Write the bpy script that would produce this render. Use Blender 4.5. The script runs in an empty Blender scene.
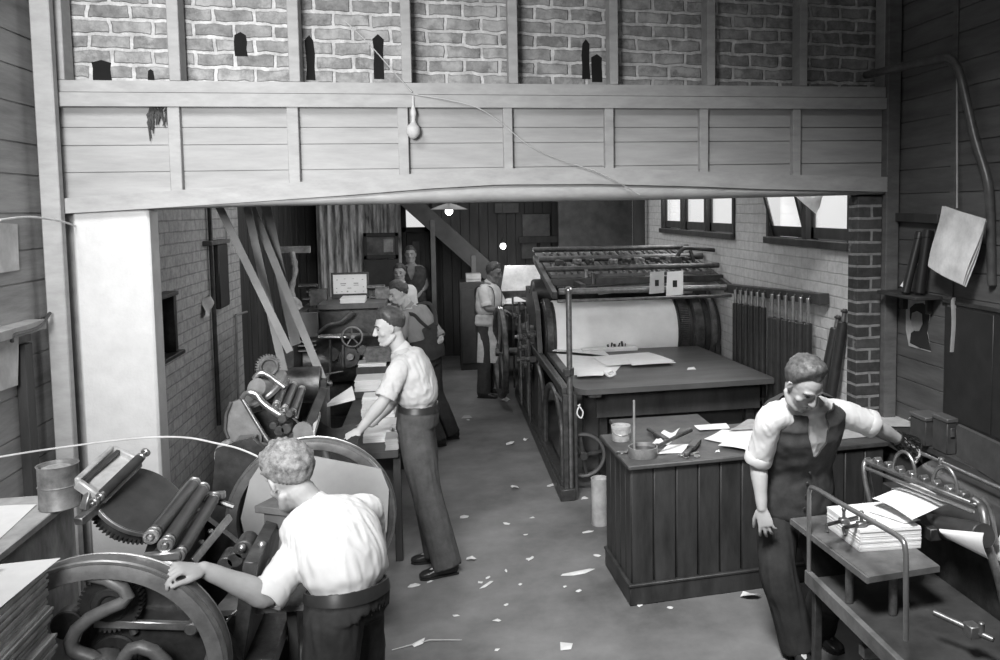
import bpy, bmesh, math, random
import numpy as np
from mathutils import Vector, Matrix, noise
rnd = random.Random(7)
sc = bpy.context.scene
COL = sc.collection
PI = math.pi
V = Vector

# ------------------------------------------------------------ camera geometry
F, CX, CY, HC = 830., 615., 269., 2.4
def _n(v):
    v = np.array(v, float); return v / np.linalg.norm(v)
_Y = _n([(435. - CX) / F, (CY - 210.) / F, 1]); _hd = _n([1, .009, 0])
_Z = _n(np.cross(_Y, _hd)); _Z = _Z if _Z[1] > 0 else -_Z
_X = np.cross(_Y, _Z); _X = _X if _X[0] > 0 else -_X
RC = np.array([_X, _Y, _Z])
def ray(px, py): return RC @ np.array([(px - CX) / F, (CY - py) / F, 1.])
def onz(px, py, z=0.):
    d = ray(px, py); t = (z - HC) / d[2]; return V((d[0] * t, d[1] * t, z))
def ony(px, py, y):
    d = ray(px, py); t = y / d[1]; return V((d[0] * t, y, HC + d[2] * t))
def onx(px, py, x):
    d = ray(px, py); t = x / d[0]; return V((x, d[1] * t, HC + d[2] * t))

cam = bpy.data.cameras.new('camera'); camo = bpy.data.objects.new('camera', cam); COL.objects.link(camo)
cam.sensor_width = 36; cam.lens = 36 * F / 1000; cam.shift_x = (500 - CX) / 1000; cam.shift_y = (CY - 330) / 1000
cam.clip_start = .05; cam.clip_end = 200
m = Matrix.Identity(4)
for i in range(3):
    m[i][0] = RC[i][0]; m[i][1] = RC[i][1]; m[i][2] = -RC[i][2]
m[2][3] = HC
camo.matrix_world = m
sc.camera = camo
vs = sc.view_settings; vs.view_transform = 'Standard'; vs.look = 'None'; vs.gamma = 1; vs.use_curve_mapping = False

# ------------------------------------------------------------ materials
MATS = {}
def gm(name, a, rough=.6, metal=0., var=.25, scale=6., bump=0., spec=.4, stretch=None, detail=6):
    """grey procedural material, a = linear albedo, mottled by noise"""
    if name in MATS: return MATS[name]
    mt = bpy.data.materials.new(name); mt.use_nodes = True; nt = mt.node_tree; N = nt.nodes; L = nt.links
    b = N['Principled BSDF']; b.inputs['Roughness'].default_value = rough; b.inputs['Metallic'].default_value = metal
    b.inputs['Specular IOR Level'].default_value = spec
    tc = N.new('ShaderNodeTexCoord'); src = tc.outputs['Object']
    if stretch:
        mp = N.new('ShaderNodeMapping'); mp.inputs['Scale'].default_value = stretch; L.new(src, mp.inputs['Vector']); src = mp.outputs['Vector']
    nz = N.new('ShaderNodeTexNoise'); nz.inputs['Scale'].default_value = scale; nz.inputs['Detail'].default_value = detail
    nz.inputs['Roughness'].default_value = .65
    L.new(src, nz.inputs['Vector'])
    cr = N.new('ShaderNodeValToRGB'); e = cr.color_ramp.elements
    lo, hi = a * (1 - var), a * (1 + var)
    e[0].position = .3; e[0].color = (lo, lo, lo, 1); e[1].position = .7; e[1].color = (hi, hi, hi, 1)
    L.new(nz.outputs['Fac'], cr.inputs['Fac']); L.new(cr.outputs['Color'], b.inputs['Base Color'])
    if bump:
        bp = N.new('ShaderNodeBump'); bp.inputs['Strength'].default_value = bump; bp.inputs['Distance'].default_value = .01
        L.new(nz.outputs['Fac'], bp.inputs['Height']); L.new(bp.outputs['Normal'], b.inputs['Normal'])
    MATS[name] = mt; return mt

def brick_mat(name, axis, a1, a2, mortar, bw=.235, rh=.086, ms=.012, var=.3, smooth=.3, bump=.6, warp=.012, fade=0.):
    if name in MATS: return MATS[name]
    mt = bpy.data.materials.new(name); mt.use_nodes = True; nt = mt.node_tree; N = nt.nodes; L = nt.links
    b = N['Principled BSDF']; b.inputs['Roughness'].default_value = .85; b.inputs['Specular IOR Level'].default_value = .15
    tc = N.new('ShaderNodeTexCoord'); sp = N.new('ShaderNodeSeparateXYZ'); L.new(tc.outputs['Object'], sp.inputs[0])
    cb = N.new('ShaderNodeCombineXYZ'); L.new(sp.outputs['X' if axis == 'x' else 'Y'], cb.inputs[0]); L.new(sp.outputs['Z'], cb.inputs[1])
    nw = N.new('ShaderNodeTexNoise'); nw.inputs['Scale'].default_value = 9; nw.inputs['Detail'].default_value = 5
    L.new(tc.outputs['Object'], nw.inputs['Vector'])
    vm = N.new('ShaderNodeVectorMath'); vm.operation = 'MULTIPLY_ADD'; vm.inputs[1].default_value = (warp * 2,) * 3
    L.new(nw.outputs['Color'], vm.inputs[0]); L.new(cb.outputs[0], vm.inputs[2])
    br = N.new('ShaderNodeTexBrick'); br.inputs['Scale'].default_value = 1
    br.inputs['Brick Width'].default_value = bw; br.inputs['Row Height'].default_value = rh
    br.inputs['Mortar Size'].default_value = ms; br.inputs['Mortar Smooth'].default_value = smooth
    br.inputs['Color1'].default_value = (a1, a1, a1, 1); br.inputs['Color2'].default_value = (a2, a2, a2, 1)
    br.inputs['Mortar'].default_value = (mortar,) * 3 + (1,)
    L.new(vm.outputs[0], br.inputs['Vector'])
    nz = N.new('ShaderNodeTexNoise'); nz.inputs['Scale'].default_value = 14; nz.inputs['Detail'].default_value = 8; nz.inputs['Roughness'].default_value = .7
    L.new(tc.outputs['Object'], nz.inputs['Vector'])
    mr = N.new('ShaderNodeMapRange'); mr.inputs[1].default_value = .3; mr.inputs[2].default_value = .7; mr.inputs[3].default_value = 1 - var; mr.inputs[4].default_value = 1 + var
    L.new(nz.outputs['Fac'], mr.inputs[0])
    mx = N.new('ShaderNodeVectorMath'); mx.operation = 'SCALE'; L.new(br.outputs['Color'], mx.inputs[0]); L.new(mr.outputs[0], mx.inputs['Scale'])
    out = mx.outputs[0]
    if fade:     # patches where mortar or limewash is smeared over the bricks
        n2 = N.new('ShaderNodeTexNoise'); n2.inputs['Scale'].default_value = 5.5; n2.inputs['Detail'].default_value = 7; n2.inputs['Roughness'].default_value = .7
        L.new(tc.outputs['Object'], n2.inputs['Vector'])
        m2 = N.new('ShaderNodeMapRange'); m2.inputs[1].default_value = .5; m2.inputs[2].default_value = .62; m2.inputs[4].default_value = fade
        L.new(n2.outputs['Fac'], m2.inputs[0])
        mix = N.new('ShaderNodeMix'); mix.data_type = 'RGBA'; L.new(m2.outputs[0], mix.inputs[0]); L.new(out, mix.inputs[6]); mix.inputs[7].default_value = (mortar * .9,) * 3 + (1,)
        out = mix.outputs[2]
    L.new(out, b.inputs['Base Color'])
    ad = N.new('ShaderNodeMath'); ad.operation = 'SUBTRACT'; L.new(nz.outputs['Fac'], ad.inputs[0]); L.new(br.outputs['Fac'], ad.inputs[1])
    bp = N.new('ShaderNodeBump'); bp.inputs['Strength'].default_value = bump; bp.inputs['Distance'].default_value = .012
    L.new(ad.outputs[0], bp.inputs['Height']); L.new(bp.outputs['Normal'], b.inputs['Normal'])
    MATS[name] = mt; return mt

def emit_mat(name, s):
    if name in MATS: return MATS[name]
    mt = bpy.data.materials.new(name); mt.use_nodes = True
    b = mt.node_tree.nodes['Principled BSDF']; b.inputs['Base Color'].default_value = (.8, .8, .8, 1)
    b.inputs['Emission Color'].default_value = (1, 1, 1, 1); b.inputs['Emission Strength'].default_value = s
    MATS[name] = mt; return mt

paint_light = gm('painted_timber', .34, .7, 0, .16, 5, .25, .2, (1, 1, 3))
paint_board = gm('painted_boards', .33, .75, 0, .14, 4, .2, .2, (.6, 1, 4))
paint_dull = gm('dull_painted_timber', .14, .75, 0, .25, 5, .25, .2, (1, 1, 3))
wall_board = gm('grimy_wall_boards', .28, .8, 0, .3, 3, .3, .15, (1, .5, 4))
plaster = gm('white_plaster', .56, .9, 0, .07, 8, .5, .1)
dark_wood = gm('dark_timber', .05, .6, 0, .4, 6, .3, .3, (1, 1, .2))
mid_wood = gm('worn_timber', .12, .65, 0, .4, 7, .3, .3)
bench_wood = gm('stained_bench_timber', .05, .5, 0, .45, 7, .25, .35)
pale_wood = gm('pale_timber', .38, .7, 0, .25, 9, .2, .2)
iron = gm('black_machine_iron', .045, .42, .3, .5, 14, .25, .5)
iron2 = gm('worn_machine_iron', .085, .4, .55, .5, 16, .25, .5)
steel = gm('bright_steel', .42, .32, .85, .3, 20, .1, .5)
steel_dull = gm('dull_steel', .2, .42, .7, .4, 18, .15, .5)
rubber = gm('composition_roller', .032, .38, 0, .35, 10, .1, .5)
paper = gm('white_paper', .74, .85, 0, .05, 12, .1, .1)
paper_edge = gm('paper_edges', .62, .9, 0, .2, 30, .2, .1, (1, 1, 12))
paper_grey = gm('grey_paper', .36, .85, 0, .2, 12, .1, .1)
concrete = gm('concrete_floor', .14, .6, 0, .5, 1.3, .25, .35, None, 12)
leather = gm('leather', .02, .35, 0, .3, 20, .2, .5)
glass_white = gm('frosted_bright', .8, .4, 0, .03, 4)
dark_board = gm('dark_painted_board', .05, .55, 0, .3, 5, .15, .3)

# ------------------------------------------------------------ mesh builder
WM = {}
class MB:
    def __init__(s): s.v = []; s.f = []
    def add(s, vs, fs):
        o = len(s.v); s.v += [V(p) for p in vs]; s.f += [tuple(i + o for i in f) for f in fs]
    def box(s, c, d, rot=None, bev=.004):
        hx, hy, hz = d[0] / 2, d[1] / 2, d[2] / 2; b = min(bev, hx * .45, hy * .45, hz * .45)
        vs = []; idx = {}
        for sx in (-1, 1):
            for sy in (-1, 1):
                for sz in (-1, 1):
                    for a, p in enumerate(((hx, hy - b, hz - b), (hx - b, hy, hz - b), (hx - b, hy - b, hz))):
                        idx[(sx, sy, sz, a)] = len(vs); vs.append(V((p[0] * sx, p[1] * sy, p[2] * sz)))
        fs = []
        for a in range(3):
            o1, o2 = [k for k in range(3) if k != a]
            for sg in (-1, 1):
                q = []
                for u, w in ((-1, -1), (1, -1), (1, 1), (-1, 1)):
                    k = [0, 0, 0]; k[a] = sg; k[o1] = u; k[o2] = w; q.append(idx[(*k, a)])
                fs.append(q)
        for a in range(3):
            o1, o2 = [k for k in range(3) if k != a]
            for u in (-1, 1):
                for w in (-1, 1):
                    k0 = [0, 0, 0]; k1 = [0, 0, 0]; k0[a] = -1; k1[a] = 1
                    k0[o1] = k1[o1] = u; k0[o2] = k1[o2] = w
                    fs.append([idx[(*k0, o1)], idx[(*k1, o1)], idx[(*k1, o2)], idx[(*k0, o2)]])
        for sx in (-1, 1):
            for sy in (-1, 1):
                for sz in (-1, 1): fs.append([idx[(sx, sy, sz, a)] for a in range(3)])
        fx = []
        for f in fs:
            cc = sum((vs[i] for i in f), V()) / len(f); nn = (vs[f[1]] - vs[f[0]]).cross(vs[f[2]] - vs[f[0]])
            fx.append(f if nn.dot(cc) > 0 else f[::-1])
        c = V(c); r = rot if rot is not None else Matrix.Identity(3)
        s.add([c + r @ p for p in vs], fx); return s
    def bb(s, x0, x1, y0, y1, z0, z1, bev=.004):
        return s.box(((x0 + x1) / 2, (y0 + y1) / 2, (z0 + z1) / 2), (abs(x1 - x0), abs(y1 - y0), abs(z1 - z0)), None, bev)
    def bar(s, p, q, w, h, up=(0, 0, 1), bev=.003):
        p = V(p); q = V(q); d = q - p; x = d.normalized(); u = V(up)
        y = u.cross(x)
        if y.length < 1e-4: y = V((1, 0, 0)).cross(x) if abs(x.x) < .9 else V((0, 1, 0)).cross(x)
        y.normalize(); z = x.cross(y)
        return s.box((p + q) / 2, (d.length, w, h), Matrix((x, y, z)).transposed(), bev)
    def tube(s, pts, r, n=8, closed=False, caps=True, sq=None):
        pts = [V(p) for p in pts]; k = len(pts); rs = r if isinstance(r, (list, tuple)) else [r] * k
        def tan(i):
            if closed: return (pts[(i + 1) % k] - pts[i - 1]).normalized()
            return (pts[min(i + 1, k - 1)] - pts[max(i - 1, 0)]).normalized()
        t = tan(0); a = V((0, 0, 1)) if abs(t.z) < .9 else V((1, 0, 0)); u = (a - t * a.dot(t)).normalized()
        vs = []
        for i in range(k):
            t = tan(i); u = (u - t * u.dot(t)); u.normalize(); w = t.cross(u)
            for j in range(n):
                an = 2 * PI * j / n; cx, sy = math.cos(an), math.sin(an)
                if sq: cx *= sq[0]; sy *= sq[1]
                vs.append(pts[i] + (u * cx + w * sy) * rs[i])
        fs = []
        for i in range(k if closed else k - 1):
            for j in range(n):
                a0 = i * n + j; a1 = i * n + (j + 1) % n; b0 = ((i + 1) % k) * n + j; b1 = ((i + 1) % k) * n + (j + 1) % n
                fs.append((a0, a1, b1, b0))
        if caps and not closed:
            fs.append(tuple(range(n))[::-1]); fs.append(tuple((k - 1) * n + j for j in range(n)))
        s.add(vs, fs); return s
    def rod(s, p, q, r, n=10): return s.tube([p, q], r, n)
    def lathe(s, prof, o, ax, n=24, closed=False, arc=None):
        o = V(o); ax = V(ax).normalized(); a = V((0, 0, 1)) if abs(ax.z) < .9 else V((1, 0, 0)); u = (a - ax * a.dot(ax)).normalized(); w = ax.cross(u)
        k = len(prof); vs = []; 
        for j in range(n):
            an = 2 * PI * j / n; d = u * math.cos(an) + w * math.sin(an)
            for (r, h) in prof: vs.append(o + d * r + ax * h)
        fs = []
        for j in range(n):
            j2 = (j + 1) % n
            for i in range(k if closed else k - 1):
                i2 = (i + 1) % k
                fs.append((j * k + i, j2 * k + i, j2 * k + i2, j * k + i2))
        if not closed:
            if prof[0][0] > 1e-5: fs.append(tuple(j * k for j in range(n))[::-1])
            if prof[-1][0] > 1e-5: fs.append(tuple(j * k + k - 1 for j in range(n)))
        s.add(vs, fs); return s
    def cyl(s, p, q, r, n=20, b=.004):
        p = V(p); q = V(q); l = (q - p).length; b = min(b, r * .4, l * .4)
        return s.lathe([(0, 0), (r - b, 0), (r, b), (r, l - b), (r - b, l), (0, l)], p, q - p, n)
    def ring(s, o, ax, r0, r1, h, n=40, b=.006):
        return s.lathe([(r0 + b, -h / 2), (r1 - b, -h / 2), (r1, -h / 2 + b), (r1, h / 2 - b), (r1 - b, h / 2), (r0 + b, h / 2), (r0, h / 2 - b), (r0, -h / 2 + b)], o, ax, n, True)
    def gear(s, o, ax, r, h, teeth=36, dep=.012, hole=.03, web=None):
        o = V(o); ax = V(ax).normalized(); a = V((0, 0, 1)) if abs(ax.z) < .9 else V((1, 0, 0)); u = (a - ax * a.dot(ax)).normalized(); w = ax.cross(u)
        out = []
        for t in range(teeth):
            for ph, rr in ((0, r - dep), (.25, r), (.55, r), (.8, r - dep)):
                an = 2 * PI * (t + ph) / teeth; out.append((math.cos(an) * rr, math.sin(an) * rr))
        s.prism(out, h, o, u, w); return s
    def prism(s, out, h, o=(0, 0, 0), u=(1, 0, 0), w=(0, 1, 0)):
        """outline in the (u,w) plane extruded by h, centred on the plane"""
        o = V(o); u = V(u).normalized(); w = V(w).normalized(); nn = u.cross(w)
        ar = sum(out[i - 1][0] * out[i][1] - out[i][0] * out[i - 1][1] for i in range(len(out)))
        if ar < 0: out = out[::-1]
        k = len(out)
        vs = [o + u * a + w * b - nn * h / 2 for a, b in out] + [o + u * a + w * b + nn * h / 2 for a, b in out]
        fs = [tuple(range(k))[::-1], tuple(range(k, 2 * k))] + [(i, (i + 1) % k, k + (i + 1) % k, k + i) for i in range(k)]
        s.add(vs, fs); return s
    def hexa(s, a, b):
        """two quads (4 points each, same winding) joined into a solid"""
        vs = [V(p) for p in a] + [V(p) for p in b]
        fs = [(3, 2, 1, 0), (4, 5, 6, 7), (0, 1, 5, 4), (1, 2, 6, 5), (2, 3, 7, 6), (3, 0, 4, 7)]
        c = sum(vs, V()) / 8
        ff = []
        for f in fs:
            fc = sum((vs[i] for i in f), V()) / 4; nn = (vs[f[1]] - vs[f[0]]).cross(vs[f[2]] - vs[f[0]])
            ff.append(f if nn.dot(fc - c) > 0 else f[::-1])
        s.add(vs, ff); return s
    def sheet(s, a, b, c, d, nx=6, ny=6, fn=None, th=.0015):
        """sheet with corners a b c d (counter-clockwise from its face), optional height fn(u,v)"""
        a, b, c, d = V(a), V(b), V(c), V(d); nn = (b - a).cross(d - a).normalized()
        top = []
        for j in range(ny + 1):
            for i in range(nx + 1):
                u, v = i / nx, j / ny
                p = (a * (1 - u) + b * u) * (1 - v) + (d * (1 - u) + c * u) * v
                top.append(p + nn * (fn(u, v) if fn else 0))
        k = len(top); vs = [p + nn * th for p in top] + top; fs = []
        for j in range(ny):
            for i in range(nx):
                q = (j * (nx + 1) + i, j * (nx + 1) + i + 1, (j + 1) * (nx + 1) + i + 1, (j + 1) * (nx + 1) + i)
                fs.append(q); fs.append(tuple(x + k for x in q[::-1]))
        bd = [i for i in range(nx + 1)] + [j * (nx + 1) + nx for j in range(1, ny + 1)] + [ny * (nx + 1) + i for i in range(nx - 1, -1, -1)] + [j * (nx + 1) for j in range(ny - 1, 0, -1)]
        for i in range(len(bd)):
            p, q = bd[i], bd[(i + 1) % len(bd)]; fs.append((p, p + k, q + k, q))
        s.add(vs, fs); return s
    def ball(s, c, r, n=14, sc=(1, 1, 1)):
        c = V(c); k = n // 2
        prof = [(math.sin(PI * i / k), -math.cos(PI * i / k)) for i in range(k + 1)]
        t = MB(); t.lathe(prof, (0, 0, 0), (0, 0, 1), n)
        s.add([c + V((p.x * r * sc[0], p.y * r * sc[1], p.z * r * sc[2])) for p in t.v], t.f); return s
    def mesh(s, name, mat, M=None, ang=38):
        me = bpy.data.meshes.new(name)
        vs = [(M @ p) if M else p for p in s.v]
        me.from_pydata([tuple(p) for p in vs], [], s.f); me.validate()
        bm = bmesh.new(); bm.from_mesh(me); bmesh.ops.remove_doubles(bm, verts=bm.verts, dist=1e-5)
        bmesh.ops.recalc_face_normals(bm, faces=bm.faces)
        bm.to_mesh(me); bm.free()
        me.polygons.foreach_set('use_smooth', [True] * len(me.polygons)); me.set_sharp_from_angle(angle=math.radians(ang))
        me.materials.append(mat); return me
    def build(s, name, mat, parent=None, label=None, cat=None, group=None, kind=None, world=False, ang=38):
        if parent is not None:
            me = s.mesh(name, mat, WM[parent.name].inverted(), ang); o = bpy.data.objects.new(name, me); o.parent = parent; WM[o.name] = WM[parent.name]
        elif world:
            me = s.mesh(name, mat, None, ang); o = bpy.data.objects.new(name, me); WM[o.name] = Matrix.Identity(4)
        else:
            lo = [min(p[i] for p in s.v) for i in range(3)]; hi = [max(p[i] for p in s.v) for i in range(3)]
            c = V(((lo[0] + hi[0]) / 2, (lo[1] + hi[1]) / 2, lo[2])); M = Matrix.Translation(c)
            me = s.mesh(name, mat, M.inverted(), ang); o = bpy.data.objects.new(name, me); o.location = c; WM[o.name] = M
        COL.objects.link(o)
        if label: o['label'] = label
        if cat: o['category'] = cat
        if group: o['group'] = group
        if kind: o['kind'] = kind
        return o

def thing(name, loc, label, cat, group=None, rz=0.):
    o = bpy.data.objects.new(name, None); COL.objects.link(o); o.location = loc; o.rotation_euler = (0, 0, rz); o.empty_display_size = .1
    WM[o.name] = Matrix.Translation(V(loc)) @ Matrix.Rotation(rz, 4, 'Z')
    o['label'] = label; o['category'] = cat
    if group: o['group'] = group
    return o
def struct(mb, name, mat, ang=38): return mb.build(name, mat, kind='structure', world=True, ang=ang)
def lamp(name, kind, loc, energy, size=1., target=None, sy=None):
    l = bpy.data.lights.new(name, kind); l.energy = energy
    if kind == 'AREA':
        l.size = size
        if sy: l.shape = 'RECTANGLE'; l.size_y = sy
    else: l.shadow_soft_size = size
    o = bpy.data.objects.new(name, l); COL.objects.link(o); o.location = loc
    if target: o.rotation_euler = (V(target) - V(loc)).to_track_quat('-Z', 'Y').to_euler()
    return o
def smooth(pts, k=6, closed=False):
    """Catmull-Rom through points"""
    P = [V(p) for p in pts]; n = len(P); out = []
    for i in range(n if closed else n - 1):
        g = (lambda j: P[j % n]) if closed else (lambda j: P[max(0, min(n - 1, j))])
        a, b, c, d = g(i - 1), g(i), g(i + 1), g(i + 2)
        for t in range(k):
            t /= k
            out.append(.5 * ((2 * b) + (c - a) * t + (2 * a - 5 * b + 4 * c - d) * t * t + (3 * b - a - 3 * c + d) * t ** 3))
    if not closed: out.append(P[-1])
    return out
# ============================================================ THE SETTING
YB = 5.4                       # front face of the spandrel beam
XL, XR = -2.24, 3.25           # front room side walls
XLB, XRB = -2.0, 3.0           # rear room side walls
YE = 13.8                      # rear wall
fl = MB(); fl.bb(-5, 6, -.5, 16, -.2, 0, .001); struct(fl, 'floor', concrete)

# --- boarded spandrel over the opening
def ipx(tab, x):
    for (x0, y0), (x1, y1) in zip(tab, tab[1:]):
        if x <= x1: return y0 + (y1 - y0) * (x - x0) / (x1 - x0)
    return tab[-1][1]
chord_top = [(55, 199), (180, 190), (297, 182), (407, 174), (500, 168.5), (610, 167.7), (710, 171.7), (805, 175), (895, 177)]
chord_bot = [(55, 214), (150, 208.5), (250, 202), (350, 195), (430, 188.5), (500, 184.5), (600, 184), (700, 186.5), (760, 189), (895, 192)]
flat_bot = [(55, 214.5), (150, 209.5), (250, 206.5), (500, 202), (700, 199), (895, 194)]
def lin(y0, y1): return [(62, y0), (893, y1)]
def strip(tab_t, tab_b, yf, yb, xs):
    b = MB(); P_ = [ony(x, ipx(tab_b, x), yf) for x in xs] + [ony(x, ipx(tab_t, x), yf) for x in xs[::-1]]
    b.prism([(p.x, p.z) for p in P_], yb - yf, (0, (yf + yb) / 2, 0), (1, 0, 0), (0, 0, 1)); return b
xs = list(range(59, 888, 15)) + [888]
rows = [lin(104, 107), lin(127.5, 127.5), lin(145.8, 140.4), lin(172.9, 162.6), [(62, 205), (893, 190)]]
brd = MB()
for t, b_ in zip(rows, rows[1:]):
    q = [ony(57, ipx(b_, 62) - .45, YB + .05), ony(893, ipx(b_, 893) - .4, YB + .05), ony(893, ipx(t, 893) + .45, YB + .05), ony(57, ipx(t, 62) + .45, YB + .05)]
    brd.hexa(q, [V((p.x, YB + .075, p.z)) for p in q])
q = [ony(57, 205, YB + .066), ony(893, 188, YB + .066), ony(893, 106, YB + .066), ony(57, 106, YB + .066)]
brd.hexa(q, [V((p.x, YB + .1, p.z)) for p in q])
struct(brd, 'wall_spandrel', paint_board)
struct(strip(lin(80, 87), lin(91.5, 97.6), YB + .004, YB + .2, [57, 893]), 'trim_1', paint_light)
struct(strip(lin(92, 98), lin(106, 109), YB - .012, YB + .1, [57, 893]), 'trim_2', paint_light)
struct(strip(chord_top, chord_bot, YB - .03, YB + .08, xs), 'trim_3', paint_light)
low = MB()
prev = None
for x in xs:                    # rounded lower beam below the arched chord
    t, b_ = ipx(chord_bot, x) - 2, ipx(flat_bot, x)
    pt, pb = ony(x, t, YB), ony(x, b_, YB); h = max(pt.z - pb.z, .012); c = (pt + pb) / 2
    secn = [V((c.x, YB + .06 - .075 * math.cos(a), c.z + h / 2 * math.sin(a))) for a in [(-.5 + i / 8) * PI for i in range(9)]] + [V((c.x, YB + .16, c.z + h / 2)), V((c.x, YB + .16, c.z - h / 2))]
    if prev: low.add(prev + secn, [(i, (i + 1) % 11, 11 + (i + 1) % 11, 11 + i) for i in range(11)])
    else: low.add(secn, [tuple(range(11))])
    prev = secn
low.add(prev, [tuple(range(11))])
struct(low, 'trim_4', paint_light)
# studs, low row then tall row
k = 5
for px, w in ((173, 10.5), (292, 10.5), (402.5, 10), (507.5, 9.5), (609, 9.5), (704, 9.5), (797, 9.5)):
    a = ony(px, ipx(lin(106, 109), px), YB + .005); b_ = ony(px, ipx(chord_top, px) + 1, YB + .005); hw = w / 158 / 2
    s_ = MB(); s_.bb(a.x - hw, a.x + hw, YB - .0, YB + .07, b_.z, a.z, .004); struct(s_, 'trim_%d' % k, paint_light); k += 1
for px, w in ((60, 9), (175.5, 10), (295, 10), (407, 9.5), (513.5, 9.5), (614, 9), (711, 9), (803, 9), (887, 9)):
    a = ony(px, ipx(lin(80, 87), px), YB + .03); b_ = ony(px - 2, -40, YB + .03); hw = w / 155 / 2
    s_ = MB(); s_.bb(a.x - hw, a.x + hw, YB + .02, YB + .15, a.z, 4.2, .004); struct(s_, 'trim_%d' % k, paint_light); k += 1
# brick wall above, behind the tall studs
ub = MB(); ub.bb(-2.3, 3.3, YB + .19, YB + .42, 2.9, 4.6, .001)
struct(ub, 'wall_upper', brick_mat('rough_brick', 'x', .2, .29, .5, .232, .0895, .015, .45, .45, 1.0, .022, .7))
# ragged holes in the bricks: flat black patches paint the shade inside
for (x0, x1, y0, y1) in ((93, 111, 61, 80), (235, 247, 33, 56), (306, 314, 36, 80), (374, 383, 35, 79), (582, 590, 40, 79), (592, 602, 55, 82), (148, 154, 70, 80)):
    a, b_ = ony(x0, y1, YB + .188), ony(x1, y0, YB + .188); h = MB()
    o_ = [(a.x, a.z), (b_.x, a.z)] + [(b_.x + rnd.uniform(-.008, .004), a.z + (b_.z - a.z) * t) for t in (.3, .6, .9)] + [((a.x + b_.x) / 2, b_.z + .005)] + [(a.x + rnd.uniform(-.004, .008), a.z + (b_.z - a.z) * t) for t in (.9, .6, .3)]
    h.prism(o_, .004, (0, YB + .189, 0), (1, 0, 0), (0, 0, 1)); struct(h, 'trim_%d' % k, gm('hole_black', .006, .95, 0, .3)); k += 1
# left post and white plastered pier
pq = MB(); pq.bb(ony(33, 83, 5.3).x, ony(53, 83, 5.3).x, 5.3, 5.36, 0, 4.4, .006); struct(pq, 'trim_%d' % k, paint_light); k += 1
pier = MB(); pier.bb(-2.075, -1.665, YB + .02, YB + .2, 0, 2.42, .015); struct(pier, 'wall_pier_left', plaster)
pf = MB(); pf.bb(XL - .05, -2.07, YB + .1, YB + .14, 0, 2.42, .003); struct(pf, 'wall_infill', gm('infill_board', .3, .75))
pc = MB(); pc.bb(ony(857, 300, YB + .02).x, 3.13, YB + .02, YB + .16, 0, 2.47, .004)
struct(pc, 'wall_pier_right', brick_mat('dark_brick', 'x', .05, .085, .26, .235, .086, .011, .35, .25, .8, .008, .0))
pp = MB(); pp.bb(3.135, 3.235, YB - .03, YB + .12, 0, 4.4, .005); struct(pp, 'trim_%d' % k, paint_dull); k += 1
# front side walls of horizontal boards
def boards(x, y0, y1, z0, z1, bh, th, side, mat, name, joint=None):
    b = MB(); z = z0; i = 0
    while z < z1:
        cuts = [y0, y1] if joint is None else [y0, joint, y1]
        for a, c in zip(cuts, cuts[1:]):
            h = bh * (1 + .12 * math.sin(i * 2.3))
            dz = 0 if a == y0 else 0
            b.bb(x, x + side * (th + .004 * math.sin(i * 5.1)), a + .002, c - .002, z + .002 + dz, z + h - .003 + dz, .003)
        z += bh * (1 + .12 * math.sin(i * 2.3)); i += 1
    b.bb(x + side * .006, x + side * .08, y0, y1, z0, z1, .001)
    return struct(b, name, mat)
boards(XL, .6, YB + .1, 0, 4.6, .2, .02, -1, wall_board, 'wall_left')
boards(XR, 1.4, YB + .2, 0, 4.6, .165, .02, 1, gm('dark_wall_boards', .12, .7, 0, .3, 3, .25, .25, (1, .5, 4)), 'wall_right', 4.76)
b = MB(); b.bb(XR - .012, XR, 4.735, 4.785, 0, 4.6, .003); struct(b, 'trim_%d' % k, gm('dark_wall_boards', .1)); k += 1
# --- rear room
wl = MB(); wl.bb(XLB - .25, XLB, YB + .2, 9.25, 0, 3.6, .002)
struct(wl, 'wall_left_rear', brick_mat('grey_brick_left', 'y', .36, .42, .29, .24, .09, .007, .3, .4, .6, .006, .0))
wl = MB()
for i in range(26):
    y = 9.27 + i * .18; wl.bb(XLB - .1 - .1, XLB - .1 + .006 * math.sin(i * 4), y, y + .176, 0, 3.6, .004)
struct(wl, 'wall_left_far', dark_wood)
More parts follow.
